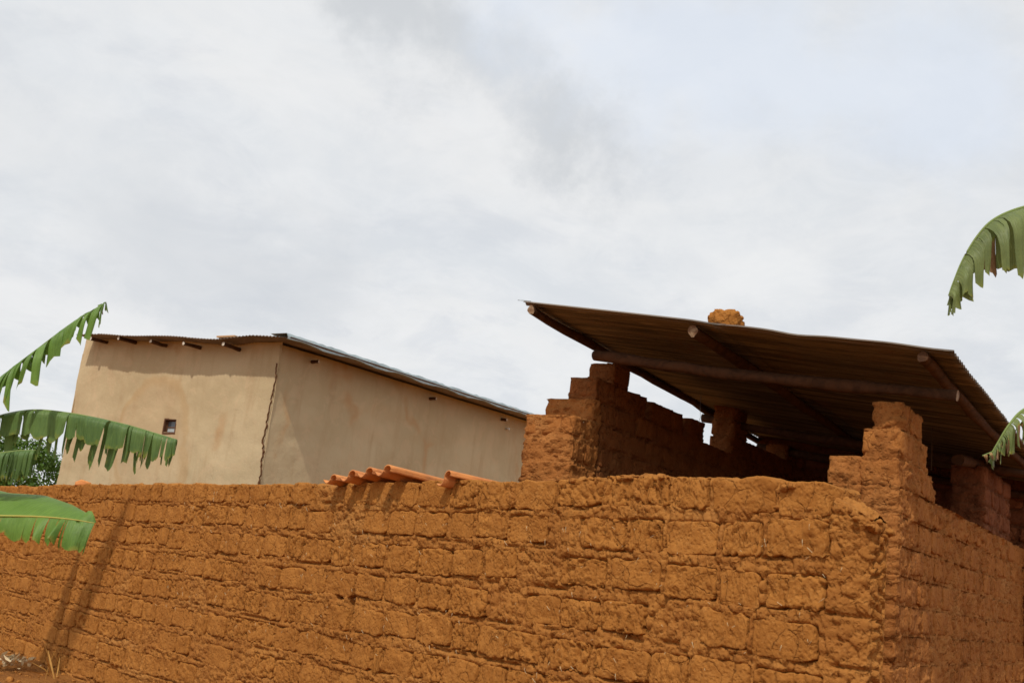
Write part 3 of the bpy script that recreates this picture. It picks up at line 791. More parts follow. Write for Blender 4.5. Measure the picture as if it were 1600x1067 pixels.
a3 = on_roof(1452, 552)[0]; pole(proof(a3, .04, -.062), proof(a3-.02, RDEP-.1, -.056), .038, .036, 4, end=POLE)
def rafter(cb, x0, x1, r, seed):
    b_ = cb-CR; P0 = proof(x0, b_, -.11-r); P1 = proof(x1+.4, b_, -.11-r); return pole(P0, P1, r, r*.9, seed, 'rafter')
cb = CC+.19; bp0 = hit(927, 556, B*cb, B); bp1 = hit(1500, 623, B*cb, B)
print('rafter ends', (bp0-FL).dot(E), bp0.z, (bp1-FL).dot(E), bp1.z, 'roof there', roofz((bp0-FL).dot(E), cb-CR), roofz((bp1-FL).dot(E), cb-CR))
pole(bp0, bp1, .050, .040, 7, 'rafter', -.01)
rafter(CC+3.62, -.1, 2.9, .045, 8); rafter(CC+LWEND*.98, -.05, 2.9, .05, 9)
# brick post on the right wall and lintel pole over it
ps = on_right(1543, 780)[0]; ps1 = on_right(1583, 780)[0]
print('post s', ps, ps1)
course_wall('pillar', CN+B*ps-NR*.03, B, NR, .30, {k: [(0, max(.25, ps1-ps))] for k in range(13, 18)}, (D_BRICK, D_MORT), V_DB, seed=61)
lp0 = hit(1500, 716, CN-NR*.15, NR); lp1 = hit(1640, 762, CN-NR*.15, NR)
pole(lp0, lp1, .05, .05, 12, 'lintel', end=POLE)
# thin upright stick beside the pier and loose wires
mb = MB(); p0 = hit(1455, 735, CN-NR*.4+B*.2, NR); mb.add(*tube([p0, p0+Vector((0, 0, .35)), p0+Vector((.01, 0, .62))], [.006]*3, 6)); mb.build('stick', BARK, uh, True, (CN.x, CN.y, 0))
mb = MB(); q0 = FL+Vector((0, 0, .01)); q1 = at(809, 469, q0.y-.02); mb.add(*tube([q0+E*.05, q0.lerp(q1, .5)+Vector((0, 0, .004)), q1], [.0025]*3, 5))
h0 = at(1094, 638, 9.3); h1 = at(1091, 664, 9.3); mb.add(*tube([h0+Vector((0, 0, .12)), h0, h0.lerp(h1, .5)+Vector((.01, 0, 0)), h1], [.0016]*4, 5)); mb.build('wire', WIRE, uh, True, (CN.x, CN.y, 0))

# mud clod holding the roof down
def clod(name, loc, dims, seed, mat, parent=None, n=26, amp=1.):
    vs = []; fs = []
    th_, ph_ = np.meshgrid(np.linspace(0, math.pi, n), np.linspace(0, 2*math.pi, 2*n, endpoint=False), indexing='ij')
    D = np.stack([np.sin(th_)*np.cos(ph_), np.sin(th_)*np.sin(ph_), np.cos(th_)], -1)
    D = np.sign(D)*np.abs(D)**.75
    nn = .22*amp*fbm(D+seed, 1.6, 3, seed)+.05*fbm(D, 9, 3, seed)
    f1, f2, idv = worley(D[..., 0]*2.6+D[..., 1]*2+fbm(D, 3, 2, 1)*.3, D[..., 2]*2.8+D[..., 1], seed)
    nn = nn+.12*amp*(sst(f2-f1, 0, .4)-.6+.7*(idv-.5))
    P = D*(1+nn)[..., None]*np.array(dims)
    P[..., 2] = np.maximum(P[..., 2], -dims[2]*.62)
    vs = P.reshape(-1, 3); m2 = 2*n
    for i in range(n-1):
        for j in range(m2): fs.append((i*m2+j, (i+1)*m2+j, (i+1)*m2+(j+1) % m2, i*m2+(j+1) % m2))
    return link(name, mesh(name, vs, np.array(fs), mat), parent, loc)
cc_ = on_roof(1134, 518); cl = proof(cc_[0], max(.17, cc_[1]), .0)
clp = at(1133, 504, cl.y)
tag(clod('mud_clod', (clp.x, clp.y, clp.z-.0), (.122, .11, .088), 4, A_BRICK), 'lump of dried orange mud weighing down the edge of the corrugated roof', 'mud lump')

# ------------------------------------------------------------------ plastered house on the left
YH = 17.0
HC = at(437, 560, YH); HC.z = 0
ph = empty('plastered_house', (HC.x, HC.y, 0), 'tan mud-plastered house with thin sheet roof and cracked corner, behind the wall at left', 'house')
OFF = (HC.x, HC.y, 0)
def hL(px, py): p = hit(px, py, HC, B); return (HC-p).dot(E), p.z      # left face: distance to the left, height
def hR(px, py): p = hit(px, py, HC, E); return (p-HC).dot(B), p.z      # right face
LW_ = hL(112, 640)[0]; RW_ = hR(842, 700)[0]+.6
ztl = [hL(130, 531), hL(190, 532), hL(290, 538), hL(350, 541), hL(437, 540)]; ztr = [hR(437, 540), hR(830, 662)]
print('house L', LW_, 'R', RW_, ztl, ztr)
batter = .0
def wallgrid(name, O, u, n, length, zfun, du, dz, seed, ends=None, holes_=None, thick=.3):
    nu = int(length/du); nzv = int(4.5/dz); S_, T_ = np.meshgrid(np.linspace(0, length, nu+1), np.linspace(0, 1, nzv+1), indexing='ij')
    Z = T_*zfun(S_); P = np.stack([S_, Z, S_*0], -1)
    d = .030*fbm(P, .9, 3, seed)+.008*fbm(P, 4, 3, seed+1)
    X = O.x+u.x*S_+n.x*d; Y = O.y+u.y*S_+n.y*d
    vs = np.stack([X, Y, Z], -1).reshape(-1, 3); w_ = nzv+1
    I = np.arange(nu)[:, None]*w_+np.arange(nzv)[None]
    keep = np.ones(I.shape, bool)
    if holes_:
        cs = (S_[:-1, :-1]+S_[1:, 1:])/2; cz = (Z[:-1, :-1]+Z[1:, 1:])/2
        for h in holes_: keep &= ~((cs > h[0]) & (cs < h[1]) & (cz > h[2]) & (cz < h[3]))
    idx = I[keep]
    fs = np.stack([idx, idx+1, idx+w_+1, idx+w_], 1) if n.dot(u.cross(Vector((0, 0, 1)))) < 0 else np.stack([idx, idx+w_, idx+w_+1, idx+1], 1)
    return link(name, mesh(name, vs-np.array(OFF), fs, PLAST), ph)
zL = lambda s: np.interp(s, [a[0] for a in reversed(ztl)][::1] if ztl[0][0] < ztl[-1][0] else sorted(a[0] for a in ztl), [b for a, b in sorted(ztl)])+.06
zR = lambda s: np.interp(s, [ztr[0][0], ztr[1][0]], [ztr[0][1], ztr[1][1]])+.03
# window hole on the left face
wx0, wz1 = hL(257, 655); wx1, wz0 = hL(271, 676)
wlo, whi = sorted((wx0, wx1))
wallgrid('wall', HC-E*.0, -E, -B, LW_, zL, .05, .05, 3, holes_=[(wlo, whi, wz0, wz1)])
wallgrid('wall', HC, B, E, RW_, zR, .06, .05, 9)
# back and far side (plain)
mb = MB(); mb.add(*box_vf(HC-E*LW_, -E*-.02, B*RW_, Vector((0, 0, 4.9)))); mb.add(*box_vf(HC-E*LW_+B*(RW_-.02), E*LW_, B*.02, Vector((0, 0, 4.9)))); mb.build('wall', PLAST, ph, off=OFF)
# window: reveal, frame, pane
wc = HC-E*((wlo+whi)/2); ww = whi-wlo; wh = wz1-wz0
mb = MB(); t = .022
for (x, z, a, b) in ((-ww/2, 0, t, wh), (ww/2-t, 0, t, wh), (-ww/2+t, 0, ww-2*t, t), (-ww/2+t, wh-t, ww-2*t, t), (-ww/2+t, wh*.42, ww-2*t, t*.7)):
    mb.add(*box_vf(wc+E*x+B*.07+Vector((0, 0, wz0+z)), E*a, B*.03, Vector((0, 0, b))))
for (x, z, a, b) in ((-ww/2-.02, -.02, .025, wh+.04), (ww/2-.005, -.02, .025, wh+.04)):
    mb.add(*box_vf(wc+E*x+B*.012+Vector((0, 0, wz0+z)), E*a, B*.12, Vector((0, 0, b))))
for (z,) in ((-.02,), (wh-.005,)):
    mb.add(*box_vf(wc+E*(-ww/2+.005)+B*.012+Vector((0, 0, wz0+z)), E*(ww-.01), B*.12, Vector((0, 0, .025))))
wf_ = mb.build('window', DARKFR, ph, off=OFF)
mb = MB(); mb.add(*box_vf(wc+E*(-ww/2+t)+B*.085+Vector((0, 0, wz0+t)), E*(ww-2*t), B*.004, Vector((0, 0, wh*.42-t))))
mb.build('pane', MT('pale_pane').done((.45, .50, .50), .3), wf_, off=OFF)
mb = MB(); mb.add(*box_vf(wc+E*(-ww/2+t)+B*.085+Vector((0, 0, wz0+wh*.42+t*.7)), E*(ww-2*t), B*.004, Vector((0, 0, wh*.58-1.7*t))))
mb.build('pane', GLASS, wf_, off=OFF)
# crack running down the corner: broken plaster showing the dark core
rr = random.Random(8); mb = MB()
cz = np.linspace(1.8, zL(0)-.35, 70); prev = None
for i, z in enumerate(cz):
    f = i/69; off_ = .03+.025*math.sin(z*4)+.012*math.sin(z*17)+rr.uniform(-.018, .018); wdt = (.003+.007*rr.random()*(1.3-f))*(1 if rr.random() > .25 else 3.0)
    if f > .75: wdt *= .5
    a = HC-E*off_-B*.036+Vector((0, 0, z)); b = HC-E*(off_-wdt)-B*.036+Vector((0, 0, z))
    if prev: mb.add([prev[0], prev[1], b, a, prev[0]+B*.03, prev[1]+B*.03, b+B*.03, a+B*.03], [(0, 1, 2, 3), (4, 7, 6, 5), (0, 3, 7, 4), (1, 5, 6, 2)])
    prev = (a, b)
mb.build('crack', MT('crack_core').done((.16, .075, .035), .95), ph, off=OFF)
# roof: thin corrugated sheets, waves running along the slope (depth B); verge flashing along the right side
e0 = hit(430, 527, HC-B*.38, B); e1 = hit(118, 523, HC-B*.38, B); e2 = hit(836, 655, HC+E*.28, E)
sa = (e1.z-e0.z)/((e0-e1).dot(E)); sbk = (e2.z-e0.z)/((e2-e0).dot(B))
print('house roof e0', e0, e1, e2, sa, sbk)
ov = (e0-HC).dot(E); LT = (e0-e1).dot(E)
kinks = [(0, 0), (.10, -.0), (.25, -.045), (.45, -.03), (.8, .0), (1, 0)]
def hz(a, b):   # a: distance left of e0 corner, b depth from the front edge
    t_ = a/LT; return e0.z+sa*a+sbk*b+float(np.interp(t_, [k_[0] for k_ in kinks], [k_[1] for k_ in kinks]))+.012*math.sin(a*3.1)
a = -.36
rr = random.Random(4)
while a < LT:
    a1 = min(a+.82, LT+.02); nb = int((a1-a)/.076*6); rows = []
    nbk = 10; off_ = rr.uniform(-.03, .03); vs = []
    for i in range(nb+1):
        aa = a+(a1-a)*i/nb
        for j in range(nbk+1):
            b_ = off_+(RW_+.5)*j/nbk; p = e0-E*aa+B*b_; vs.append((p.x, p.y, hz(aa, b_)+.010*math.sin(2*math.pi*aa/.076)+.01))
    W_ = nbk+1; fs = [(i*W_+j, (i+1)*W_+j, (i+1)*W_+j+1, i*W_+j+1) for i in range(nb) for j in range(nbk)]
    nv = len(vs); vs += [(x, y, z-.002) for x, y, z in vs]; fs += [tuple(q+nv for q in f[::-1]) for f in fs]; fs += [(i*W_, i*W_+nv, (i+1)*W_+nv, (i+1)*W_) for i in range(nb)]
    link('roof_sheet', mesh('roof_sheet', np.array(vs)-np.array(OFF), np.array(fs), UNDER), ph)
    a += .80
# verge flashing with crimps
rr = random.Random(6); pts = []; nf = 90
for i in range(nf+1):
    b_ = -.06+(RW_+.5)*i/nf; w_ = .03*math.sin(i*.5)+rr.uniform(-.012, .012)
    p = e0+B*b_; z = hz(0, b_)
    pts.append([p+E*(-.05)+Vector((0, 0, z-p.z+.03+rr.uniform(0, .02))), p+E*(.30)+Vector((0, 0, z-p.z+.045+rr.uniform(-.01, .012))), p+E*(.33+w_*.2)+Vector((0, 0, z-p.z+.0+w_*.3)), p+E*(.335+w_*.2)+Vector((0, 0, z-p.z-.045+w_*.5)), p+E*(.30)+Vector((0, 0, z-p.z-.05+w_*.4))])
vs = [q for r in pts for q in r]; fs = [(i*5+j, i*5+j+1, (i+1)*5+j+1, (i+1)*5+j) for i in range(nf) for j in range(4)]
nv = len(vs)
mb = MB(); mb.add(vs, fs); mb.build('verge_flashing', GALV, ph, False, OFF)
# pole ends under the eaves
for px, py in ((141, 527), (186, 528), (234, 532), (288, 534), (350, 537)):
    tip = hit(px, py+1, HC-B*.34, B); pole(tip, tip+B*2.0+Vector((0, 0, sbk*2.0)), .030, .036, int(px), 'rafter', 0, 10, ph, PALE_END)
for px, py in ((497, 566), (681, 622), (792, 656)):
    tip = hit(px, py, HC+E*.14, E); pole(tip, tip-E*1.2, .028, .03, int(px), 'purlin', 0, 10, ph, PALE_END)
mb = MB(); tp_ = hit(795, 670, HC+E*.05, E); mb.add(*tube([tp_-E*.06, tp_+E*.02], [.022, .022], 10)); mb.build('drain_pipe', MT('white_pipe').done((.8, .8, .78), .5), ph, True, OFF)
# rough stones of mud on the eave
mb = MB(); q = hit(338, 527, HC-B*.3, B); mb.add(*box_vf(q, E*.42, B*.25, Vector((0, 0, .025)))); mb.build('roof_batten', MT('orange_board').done((.55, .33, .17), .8), ph, off=OFF)

# ------------------------------------------------------------------ clay roof tiles lying on the wall
def tile_mesh():
    # interlocking tile: S-profile, .24 wide x .40 long, 12 mm thick
    prof_ = []; n = 24
    for i in range(9): t = i/8; prof_.append((-.115+.115*t, .012-.034*math.sin(math.pi*t)**1.0-.004*t))
    for i in range(1, 17):
        an = math.radians(200-235*i/16); prof_.append((.052+.050*math.cos(an), .014+.036*math.sin(an)))
    vs = []; th = .013; rows = 8
    for j in range(rows+1):
        y = -.21+.42*j/rows
        for x, z in prof_: vs.append((x*(1-.06*j/rows), y, z))
        for x, z in prof_: vs.append((x*(1-.06*j/rows), y, z-th))
    W_ = 2*(n+1); fs = []
    for j in range(rows):
        for i in range(n):
            a = j*W_+i; fs.append((a, a+1, a+W_+1, a+W_)); c = a+n+1; fs.append((c, c+W_, c+W_+1, c+1))
        a = j*W_; fs.append((a, a+W_, a+W_+n+1, a+n+1)); a = j*W_+n; fs.append((a, a+n+1, a+W_+n+1, a+W_))
    for j, fl in ((0, 0), (rows, 1)):
        for i in range(n):
            a = j*W_+i; f = (a, a+n+1, a+n+2, a+1); fs.append(f[::-1] if fl else f)
    return mesh('roof_tile', vs, fs, TILE)
TM = tile_mesh()
def place_tile(px, py, fwd, long_az, width_az, tilt, sink, label, sc=1.0, ln=1.25):
    """px, py: where the middle of the near end shows; fwd: how far that end juts out in front of the wall face"""
    P = hit(px, py, WO+WN*fwd, WN); y = azv(long_az); y = (y+Vector((0, 0, -sink))).normalized()
    x = azv(width_az)+Vector((0, 0, tilt)); x = (x-y*x.dot(y)).normalized(); z = x.cross(y)
    R_ = Matrix((x, y, z)).transposed().to_4x4()
    o = link('roof_tile', TM); o.matrix_world = Matrix.Translation(P+y*.21*ln*sc) @ R_ @ Matrix.Diagonal((sc, sc*ln, sc, 1))
    return tag(o, label, 'roof tile', 'clay roof tiles lying on the wall')
place_tile(516, 749, .15, 46, 122, .10, .02, 'leftmost orange clay roof tile of the row lying on the wall, lowest, its curled end nearest the left', .92)
place_tile(544, 744, .17, 46, 124, .20, .05, 'second orange clay roof tile from the left on the wall, curled end showing a dark hollow')
place_tile(571, 739, .18, 46, 118, .08, .04, 'third orange clay roof tile from the left, dark arched end, beside the highest tile')
place_tile(599, 736, .20, 50, 122, .10, .06, 'brightest and highest orange clay roof tile on the wall, its smooth long side catching the sun', 1.05, 1.5)
place_tile(694, 748, .10, 58, 126, .38, .05, 'separate tilted roof tile at the right end of the row, its shaded underside facing out', 1.0, 1.25)
q = pwsz(121, 755); p = WO+WU*q[0]-WN*.08
tag(clod('brick_shard', (p.x, p.y, q[1]+.0), (.10, .07, .05), 9, TILE, n=12), 'small broken orange brick piece on the wall top at far left', 'brick piece')

# ------------------------------------------------------------------ banana plants
def catmull(pts, n):
    P = [pts[0]]+list(pts)+[pts[-1]]; out_ = []; m_ = len(pts)-1
    for i in range(n+1):
        t = i/n*m_; k = min(int(t), m_-1); f = t-k; a, b, c, d = P[k], P[k+1], P[k+2], P[k+3]
        out_.append(.5*((2*b)+(c-a)*f+(2*a-5*b+4*c-d)*f*f+(3*b-a-3*c+d)*f**3))
    return out_
def leaf(plant, pts, sides, mat, ribmat=RIB, seed=0, rib_r=.012, name='leaf', label=None, nseg=80):
    """sides: list of dict(out=Vector, w=[widths], droop, strip, tear, ragged, dry)"""
    rr = random.Random(seed); pts = [Vector(p) for p in pts]; path = catmull(pts, nseg)
    cum = [0.]
    for i in range(nseg): cum.append(cum[-1]+(path[i+1]-path[i]).length)
    tot = cum[-1]; vs = []; fs = []; uvs = []
    for sdn, sd_ in enumerate(sides):
        i = 0
        while i < nseg:
            k = max(1, int(rr.choice((rr.uniform(.35, .9), rr.uniform(.7, 2.3)))*sd_.get('strip', .06)/tot*nseg)); j = min(nseg, i+k)
            m_ = 4; jj = 8; t = (i+j)/2/nseg
            wbase = float(np.interp(t, np.linspace(0, 1, len(sd_['w'])), sd_['w']))
            wl = wbase*rr.uniform(1-sd_.get('ragged', .15), 1+sd_.get('ragged', .15)*.4)
            dr = sd_['droop']*rr.uniform(.75, 1.25); lean = rr.gauss(0, sd_.get('lean', .10)); torn = rr.random() < sd_.get('tear', .5)
            curl = rr.gauss(0, .30); dry = sd_.get('dry', 0.)+(rr.random() < sd_.get('drychance', .0))*1.
            if rr.random() < sd_.get('miss', 0): i = j; continue
            o = len(vs)
            tang = (path[j]-path[i]).normalized()
            for a in range(m_+1):
                fa = a/m_; ti = i+(j-i)*fa; lo = int(min(ti, nseg-1)); p = path[lo].lerp(path[lo+1], ti-lo); u_ = cum[lo]+(cum[lo+1]-cum[lo])*(ti-lo)
                d0 = (sd_['out']-tang*sd_['out'].dot(tang)).normalized()
                pos = p.copy(); wloc = wl/max(wbase, 1e-4)*float(np.interp(ti/nseg, np.linspace(0, 1, len(sd_['w'])), sd_['w']))*(1-.10*abs(fa-.5)*2*rr.uniform(.3, 1.4))
                center = path[(i+j)//2]
                for b_ in range(jj+1):
                    fb = b_/jj
                    if b_ > 0:
                        dirn = (d0*(1-min(1, fb*dr))+Vector((0, 0, -1))*min(1.2, fb*dr)+tang*(lean*fb)).normalized()
                        pos = pos+dirn*(wloc/jj)
                    q = pos.copy()
                    # narrowing + curl of torn strips, pleats
                    if torn:
                        cpos = center+(pos-p); q = q.lerp(cpos, .06+.34*fb**1.5)
                    nrm = tang.cross(d0).normalized()
                    q = q+nrm*(math.sin(fa*math.pi)*curl*.08*fb+.006*math.sin(fa*6.28)*fb)
                    vs.append(tuple(q)); uvs.append((u_, fb*.9+dry*1.2*fb+dry*.2))
            W_ = jj+1
            for a in range(m_):
                for b_ in range(jj):
                    fs.append((o+a*W_+b_, o+a*W_+b_+1, o+(a+1)*W_+b_+1, o+(a+1)*W_+b_))
            i = j
    me = mesh(name, [Vector(v)-plant.location for v in vs], fs, mat)
    ul = me.uv_layers.new(name='UVMap')
    for lp in me.loops: ul.data[lp.index].uv = uvs[lp.vertex_index]
    bm = bmesh.new(); bm.from_mesh(me); bmesh.ops.remove_doubles(bm, verts=bm.verts, dist=.0012); bm.to_mesh(me); bm.free()
    ob = link(name, me, plant)
    if label: ob['label'] = label
    rad = [max(.0025, rib_r*(1-.8*i/nseg)) for i in range(nseg+1)]
    v2, f2 = tube(path, rad, 8); mb = MB(); mb.add([v-plant.location for v in v2], f2); mb.build('midrib', ribmat, ob, True)
    return ob
def stem(plant, p0, p1, r0, r1, seed):
    vs, fs = tube([p0.lerp(p1, i/12) for i in range(13)], [r0+(r1-r0)*i/12 for i in range(13)], 18, .08, seed)
    M = MB(); M.add([v-plant.location for v in vs], fs); return M.build('stem', MT('banana_stem').done((.16, .17, .07), .6), plant, True)
DN_ = Vector((0, 0, -1)); YB = 7.2
SB1 = Vector((-4.35, 7.3, 0))
b1 = empty('banana_plant', SB1, 'banana plant just outside the left edge, four green leaves reaching in over the wall', 'banana plant')
crown1 = SB1+Vector((.05, 0, 2.35)); stem(b1, SB1, crown1, .13, .07, 3)
TC = Vector((0, -1, 0)); AW = Vector((0, 1, 0))
# upper leaf
leaf(b1, [crown1, at(-120, 690, 7.2), at(0, 592, 7.1), at(60, 545, 7.0), at(110, 507, 7.0), at(150, 482, 6.95), at(166, 472, 6.95)],
     [dict(out=Vector((.25, -.8, .1)), w=[.02, .14, .34, .38, .32, .30, .26, .27], droop=1.4, strip=.13, tear=.5, ragged=.2, lean=.12),
      dict(out=Vector((-.2, .75, .25)), w=[.02, .08, .12, .12, .12, .10, .08, .05], droop=1.9, strip=.06, tear=.6, ragged=.35, lean=.25, miss=.2, drychance=.03)], LEAFY, RIB, 5)
# big arching leaf
leaf(b1, [crown1, at(-140, 700, 7.3), at(-40, 662, 7.2), at(40, 642, 7.1), at(110, 646, 7.1), at(190, 662, 7.0), at(240, 676, 7.0), at(277, 687, 7.0)],
     [dict(out=Vector((.1, -.8, .25)), w=[.02, .12, .20, .21, .22, .23, .24, .22, .14], droop=2.2, strip=.085, tear=.45, ragged=.22, lean=.09),
      dict(out=Vector((.1, .8, .10)), w=[.02, .18, .24, .28, .34, .34, .30, .27, .14], droop=2.6, strip=.05, tear=.85, ragged=.3, lean=.12, miss=.12, drychance=.02)], LEAF, RIB, 11)
# short folded leaf behind
leaf(b1, [crown1+Vector((0, .15, -.05)), at(-100, 720, 6.8), at(0, 708, 6.6), at(30, 704, 6.6), at(56, 703, 6.6)],
     [dict(out=Vector((.05, -.8, .0)), w=[.02, .15, .21, .22, .19], droop=2.6, strip=.06, tear=.35, ragged=.1, lean=.05),
      dict(out=Vector((.05, .8, .0)), w=[.02, .12, .20, .20, .18], droop=2.6, strip=.06, tear=.5, ragged=.1, lean=.05)], LEAF, RIB, 17)
# low bright leaf, flat and facing up
leaf(b1, [SB1+Vector((.08, -.1, 2.05)), at(-110, 800, 6.6), at(-40, 806, 6.5), at(0, 806, 6.5), at(60, 807, 6.45), at(110, 811, 6.4), at(148, 817, 6.4)],
     [dict(out=Vector((.15, -.55, -.75)), w=[.02, .06, .07, .10, .16, .20, .20], droop=.9, strip=.13, tear=.3, ragged=.12, lean=.06),
      dict(out=Vector((-.1, .75, .66)), w=[.02, .50, .46, .38, .27, .14, .02], droop=.5, strip=.9, tear=.0, ragged=.01, lean=.0)], LEAFY, RIBY, 23, label='low bright green leaf with yellow midrib')
# plant on the right
SB2 = Vector((3.9, 5.6, 0)); 
b2 = empty('banana_plant', SB2, 'banana plant just outside the right edge, drooping leaves with brown torn tips', 'banana plant')
crown2 = SB2+Vector((-.05, 0, 3.1)); stem(b2, SB2, crown2, .13, .08, 4)
leaf(b2, [crown2, at(1760, 360, 5.4), at(1660, 315, 5.4), at(1600, 324, 5.35), at(1555, 342, 5.3), at(1528, 368, 5.3), at(1505, 405, 5.3), at(1490, 440, 5.3), at(1482, 462, 5.3)],
     [dict(out=Vector((.45, -.7, .1)), w=[.02, .3, .38, .42, .38, .32, .22, .17, .14], droop=1.8, strip=.11, tear=.5, ragged=.2, lean=.08, drychance=.10),
      dict(out=Vector((.5, .6, .0)), w=[.02, .3, .34, .34, .32, .27, .20, .14, .10], droop=2.2, strip=.08, tear=.6, ragged=.3, lean=.12, drychance=.15, miss=.05)], LEAFD, RIB, 31, label='high drooping leaf with ragged tip')
leaf(b2, [crown2+Vector((0, -.05, -.5)), at(1700, 640, 5.2), at(1640, 625, 5.1), at(1600, 640, 5.05), at(1578, 662, 5.0), at(1560, 690, 5.0), at(1546, 714, 5.0)],
     [dict(out=Vector((.5, -.6, .1)), w=[.02, .25, .27, .24, .18, .10, .06], droop=2.1, strip=.05, tear=.6, ragged=.35, lean=.25, drychance=.35)], LEAFD, RIB, 37)
leaf(b2, [at(1600, 655, 5.06), at(1582, 678, 5.02), at(1560, 700, 5.0), at(1535, 712, 5.0)],
     [dict(out=Vector((.4, -.5, -.3)), w=[.06, .06, .05, .04], droop=1.6, strip=.02, tear=1., ragged=.5, lean=.5, miss=.3, drychance=.8)], LEAFDRY, RIB, 41, .003, 'dry_leaf_tip')
# tall plant left of the frame whose upright leaves shade the wall
SB3 = Vector((-7.9, 11.4, 0))
b3 = empty('banana_plant', SB3, 'tall banana plant outside the left edge that throws slanting shadows on the wall', 'banana plant')
crown3 = SB3+Vector((.1, .1, 3.0)); stem(b3, SB3, crown3, .15, .09, 6)
def shp(px, py, t): p = hit(px, py, WO, WN); return p+SUN*t
for (pa, pb, ww, sd3) in (((208, 768), (78, 1065), .27, 51), ((130, 845), (62, 1060), .22, 52)):
    up_ = shp(*pa, 7.0); lo_ = shp(*pb, 6.0)
    leaf(b3, [crown3, crown3.lerp(lo_, .6), lo_, lo_.lerp(up_, .35), lo_.lerp(up_, .7), up_],
         [dict(out=WU, w=[.0, .04, ww, ww, ww*.8, .02], droop=.2, strip=.2, tear=.2, ragged=.2), dict(out=-WU, w=[.0, .04, ww, ww, ww*.7, .02], droop=.2, strip=.2, tear=.2, ragged=.2)], LEAF, RIB, sd3, .02)

# ------------------------------------------------------------------ tree behind the house
TY = 26.
tc0 = at(5, 770, TY)
tr_ = empty('leafy_tree', (tc0.x, tc0.y, 0), 'dense dark green leafy tree behind the wall left of the plastered house', 'tree')
vs, fs = tube([Vector((0, 0, 0)), Vector((.05, 0, 1.2)), Vector((0, .05, 2.4))], [.18, .14, .08], 10, .1); mb = MB(); mb.add(vs, fs)
rr = random.Random(3)
for i in range(7):
    an = i*.9; vs, fs = tube([Vector((0, 0, 1.2+.1*i)), Vector((math.cos(an)*.6, math.sin(an)*.6, 1.9)), Vector((math.cos(an)*1.0, math.sin(an)*1.0, 2.6))], [.06, .04, .02], 6); mb.add(vs, fs)
mb.build('trunk', BARK, tr_, True)
clumps = []
for i in range(95):
    a = rr.uniform(0, 6.283); u = rr.uniform(-.55, 1); q = math.sqrt(max(0, 1-u*u)); r_ = rr.uniform(.75, 1.)
    clumps.append(Vector((math.cos(a)*q*1.45*r_, math.sin(a)*q*1.3*r_, 2.62+u*1.1*r_)))
vs = []; fs = []
for c in clumps:
    cr__ = rr.uniform(.20, .34)
    for i in range(110):
        d = Vector((rr.gauss(0, 1), rr.gauss(0, 1), rr.gauss(0, 1))).normalized()*cr__*rr.uniform(.55, 1.05); p = c+d
        nn = (d.normalized()+Vector((rr.gauss(0, .5), rr.gauss(0, .5), rr.gauss(0, .5)+.4))).normalized(); t1 = nn.cross(Vector((rr.random(), rr.random(), rr.random()))).normalized(); t2 = nn.cross(t1); s_ = rr.uniform(.035, .065)
        o = len(vs); vs += [tuple(p-t1*s_), tuple(p+t2*s_*.5), tuple(p+t1*s_-nn*.01), tuple(p-t2*s_*.5)]; fs.append((o, o+1, o+2, o+3))
link('crown', mesh('crown', vs, np.array(fs), TREEL, False), tr_)

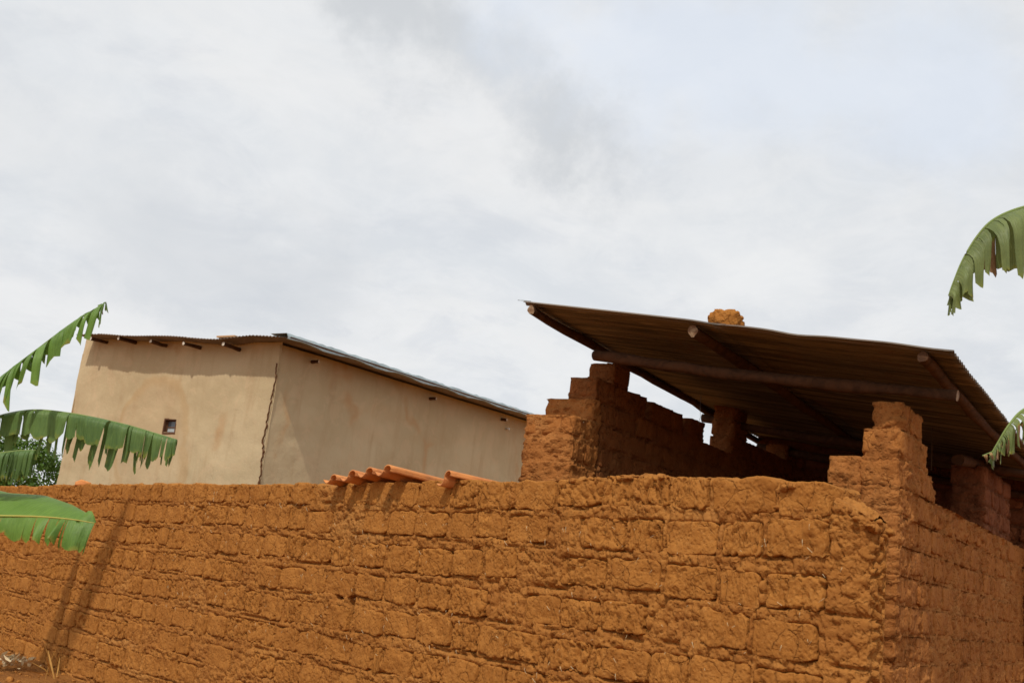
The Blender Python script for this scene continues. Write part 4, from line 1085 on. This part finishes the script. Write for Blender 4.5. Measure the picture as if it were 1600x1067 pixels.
# ------------------------------------------------------------------ litter at the wall foot, lower left
rr = random.Random(12)
def litter(px, py, n, spread, name, label, cat, mats, lmin, lmax, wmin, wmax, up):
    d = ray(px, py); P = CAM+d*((CAMZ+.06)/-d.z); mb = MB()
    for i in range(n):
        p = Vector((rr.gauss(0, spread), rr.gauss(0, spread), rr.uniform(0, .1))); an = rr.uniform(0, 6.28); dv = Vector((math.cos(an), math.sin(an), rr.uniform(.0, up))).normalized(); ln = rr.uniform(lmin, lmax); w_ = rr.uniform(wmin, wmax)
        sv = dv.cross(Vector((rr.gauss(0, 1), rr.gauss(0, 1), rr.gauss(0, 1)))).normalized()*w_; nn = sv.cross(dv).normalized()
        q = [p, p+dv*ln*.5+nn*ln*.1, p+dv*ln]; mb.add([q[0]-sv*.6, q[0]+sv*.6, q[1]+sv, q[1]-sv, q[2]-sv*.2, q[2]+sv*.2], [(0, 1, 2, 3), (3, 2, 5, 4)], rr.randrange(len(mats)))
    e = mb.build(name, mats, None, True); e.location = P; tag(e, label, cat, None, 'stuff' if n > 20 else None); return e
gc = []; rr2 = random.Random(77); gv = []; gf = []; gb = 0; n = 7
th_, ph_ = np.meshgrid(np.linspace(0, math.pi, n), np.linspace(0, 2*math.pi, 2*n, endpoint=False), indexing='ij')
GD = np.stack([np.sin(th_)*np.cos(ph_), np.sin(th_)*np.sin(ph_), np.cos(th_)], -1)
gfi = np.array([(i*2*n+j, (i+1)*2*n+j, (i+1)*2*n+(j+1) % (2*n), i*2*n+(j+1) % (2*n)) for i in range(n-1) for j in range(2*n)])
for q in range(300):
    s_ = rr2.uniform(6.5, 16.5); dp = abs(rr2.gauss(0, .8)); c = WO+WU*s_+WN*(dp+.05); r = rr2.uniform(.008, .028)*(1.6 if rr2.random() < .06 else 1)
    ix = np.argmin(np.abs(xs-c.x)); iy = np.argmin(np.abs(ys-c.y)); zg = gz[iy, ix]
    gv.append((GD*(1+.35*fbm(GD+q*1.3, 1.7, 3, q))[..., None]*np.array([r*rr2.uniform(.8, 1.6), r*rr2.uniform(.8, 1.6), r*.8])+np.array([c.x, c.y, zg+r*.2])).reshape(-1, 3)); gf.append(gfi+gb); gb += 2*n*n
tag(link('mud_crumbs', mesh('soil_clods', np.concatenate(gv), np.concatenate(gf), A_MORT)), 'scattered crumbs of orange mud fallen along the wall foot', 'mud crumbs', None, 'stuff')
DRYL = MT('dry_stalk').done((.55, .40, .22), .8); PALE = MT('pale_husk').done((.72, .58, .36), .8); OCH = MT('ochre_blade').done((.50, .27, .07), .7)
litter(20, 1040, 60, .12, 'dry_husks', 'pale dry husks and stalks heaped on the soil in the lower left corner', 'dry husks', [PALE, DRYL], .06, .18, .01, .028, 1.2)
litter(78, 1062, 9, .05, 'dry_grass_tuft', 'ochre dry grass blades by the wall foot near the lower left corner', 'grass tuft', [OCH], .25, .45, .006, .012, 3.5)

S.cycles.filter_width = 1.6; S.cycles.diffuse_bounces = 2
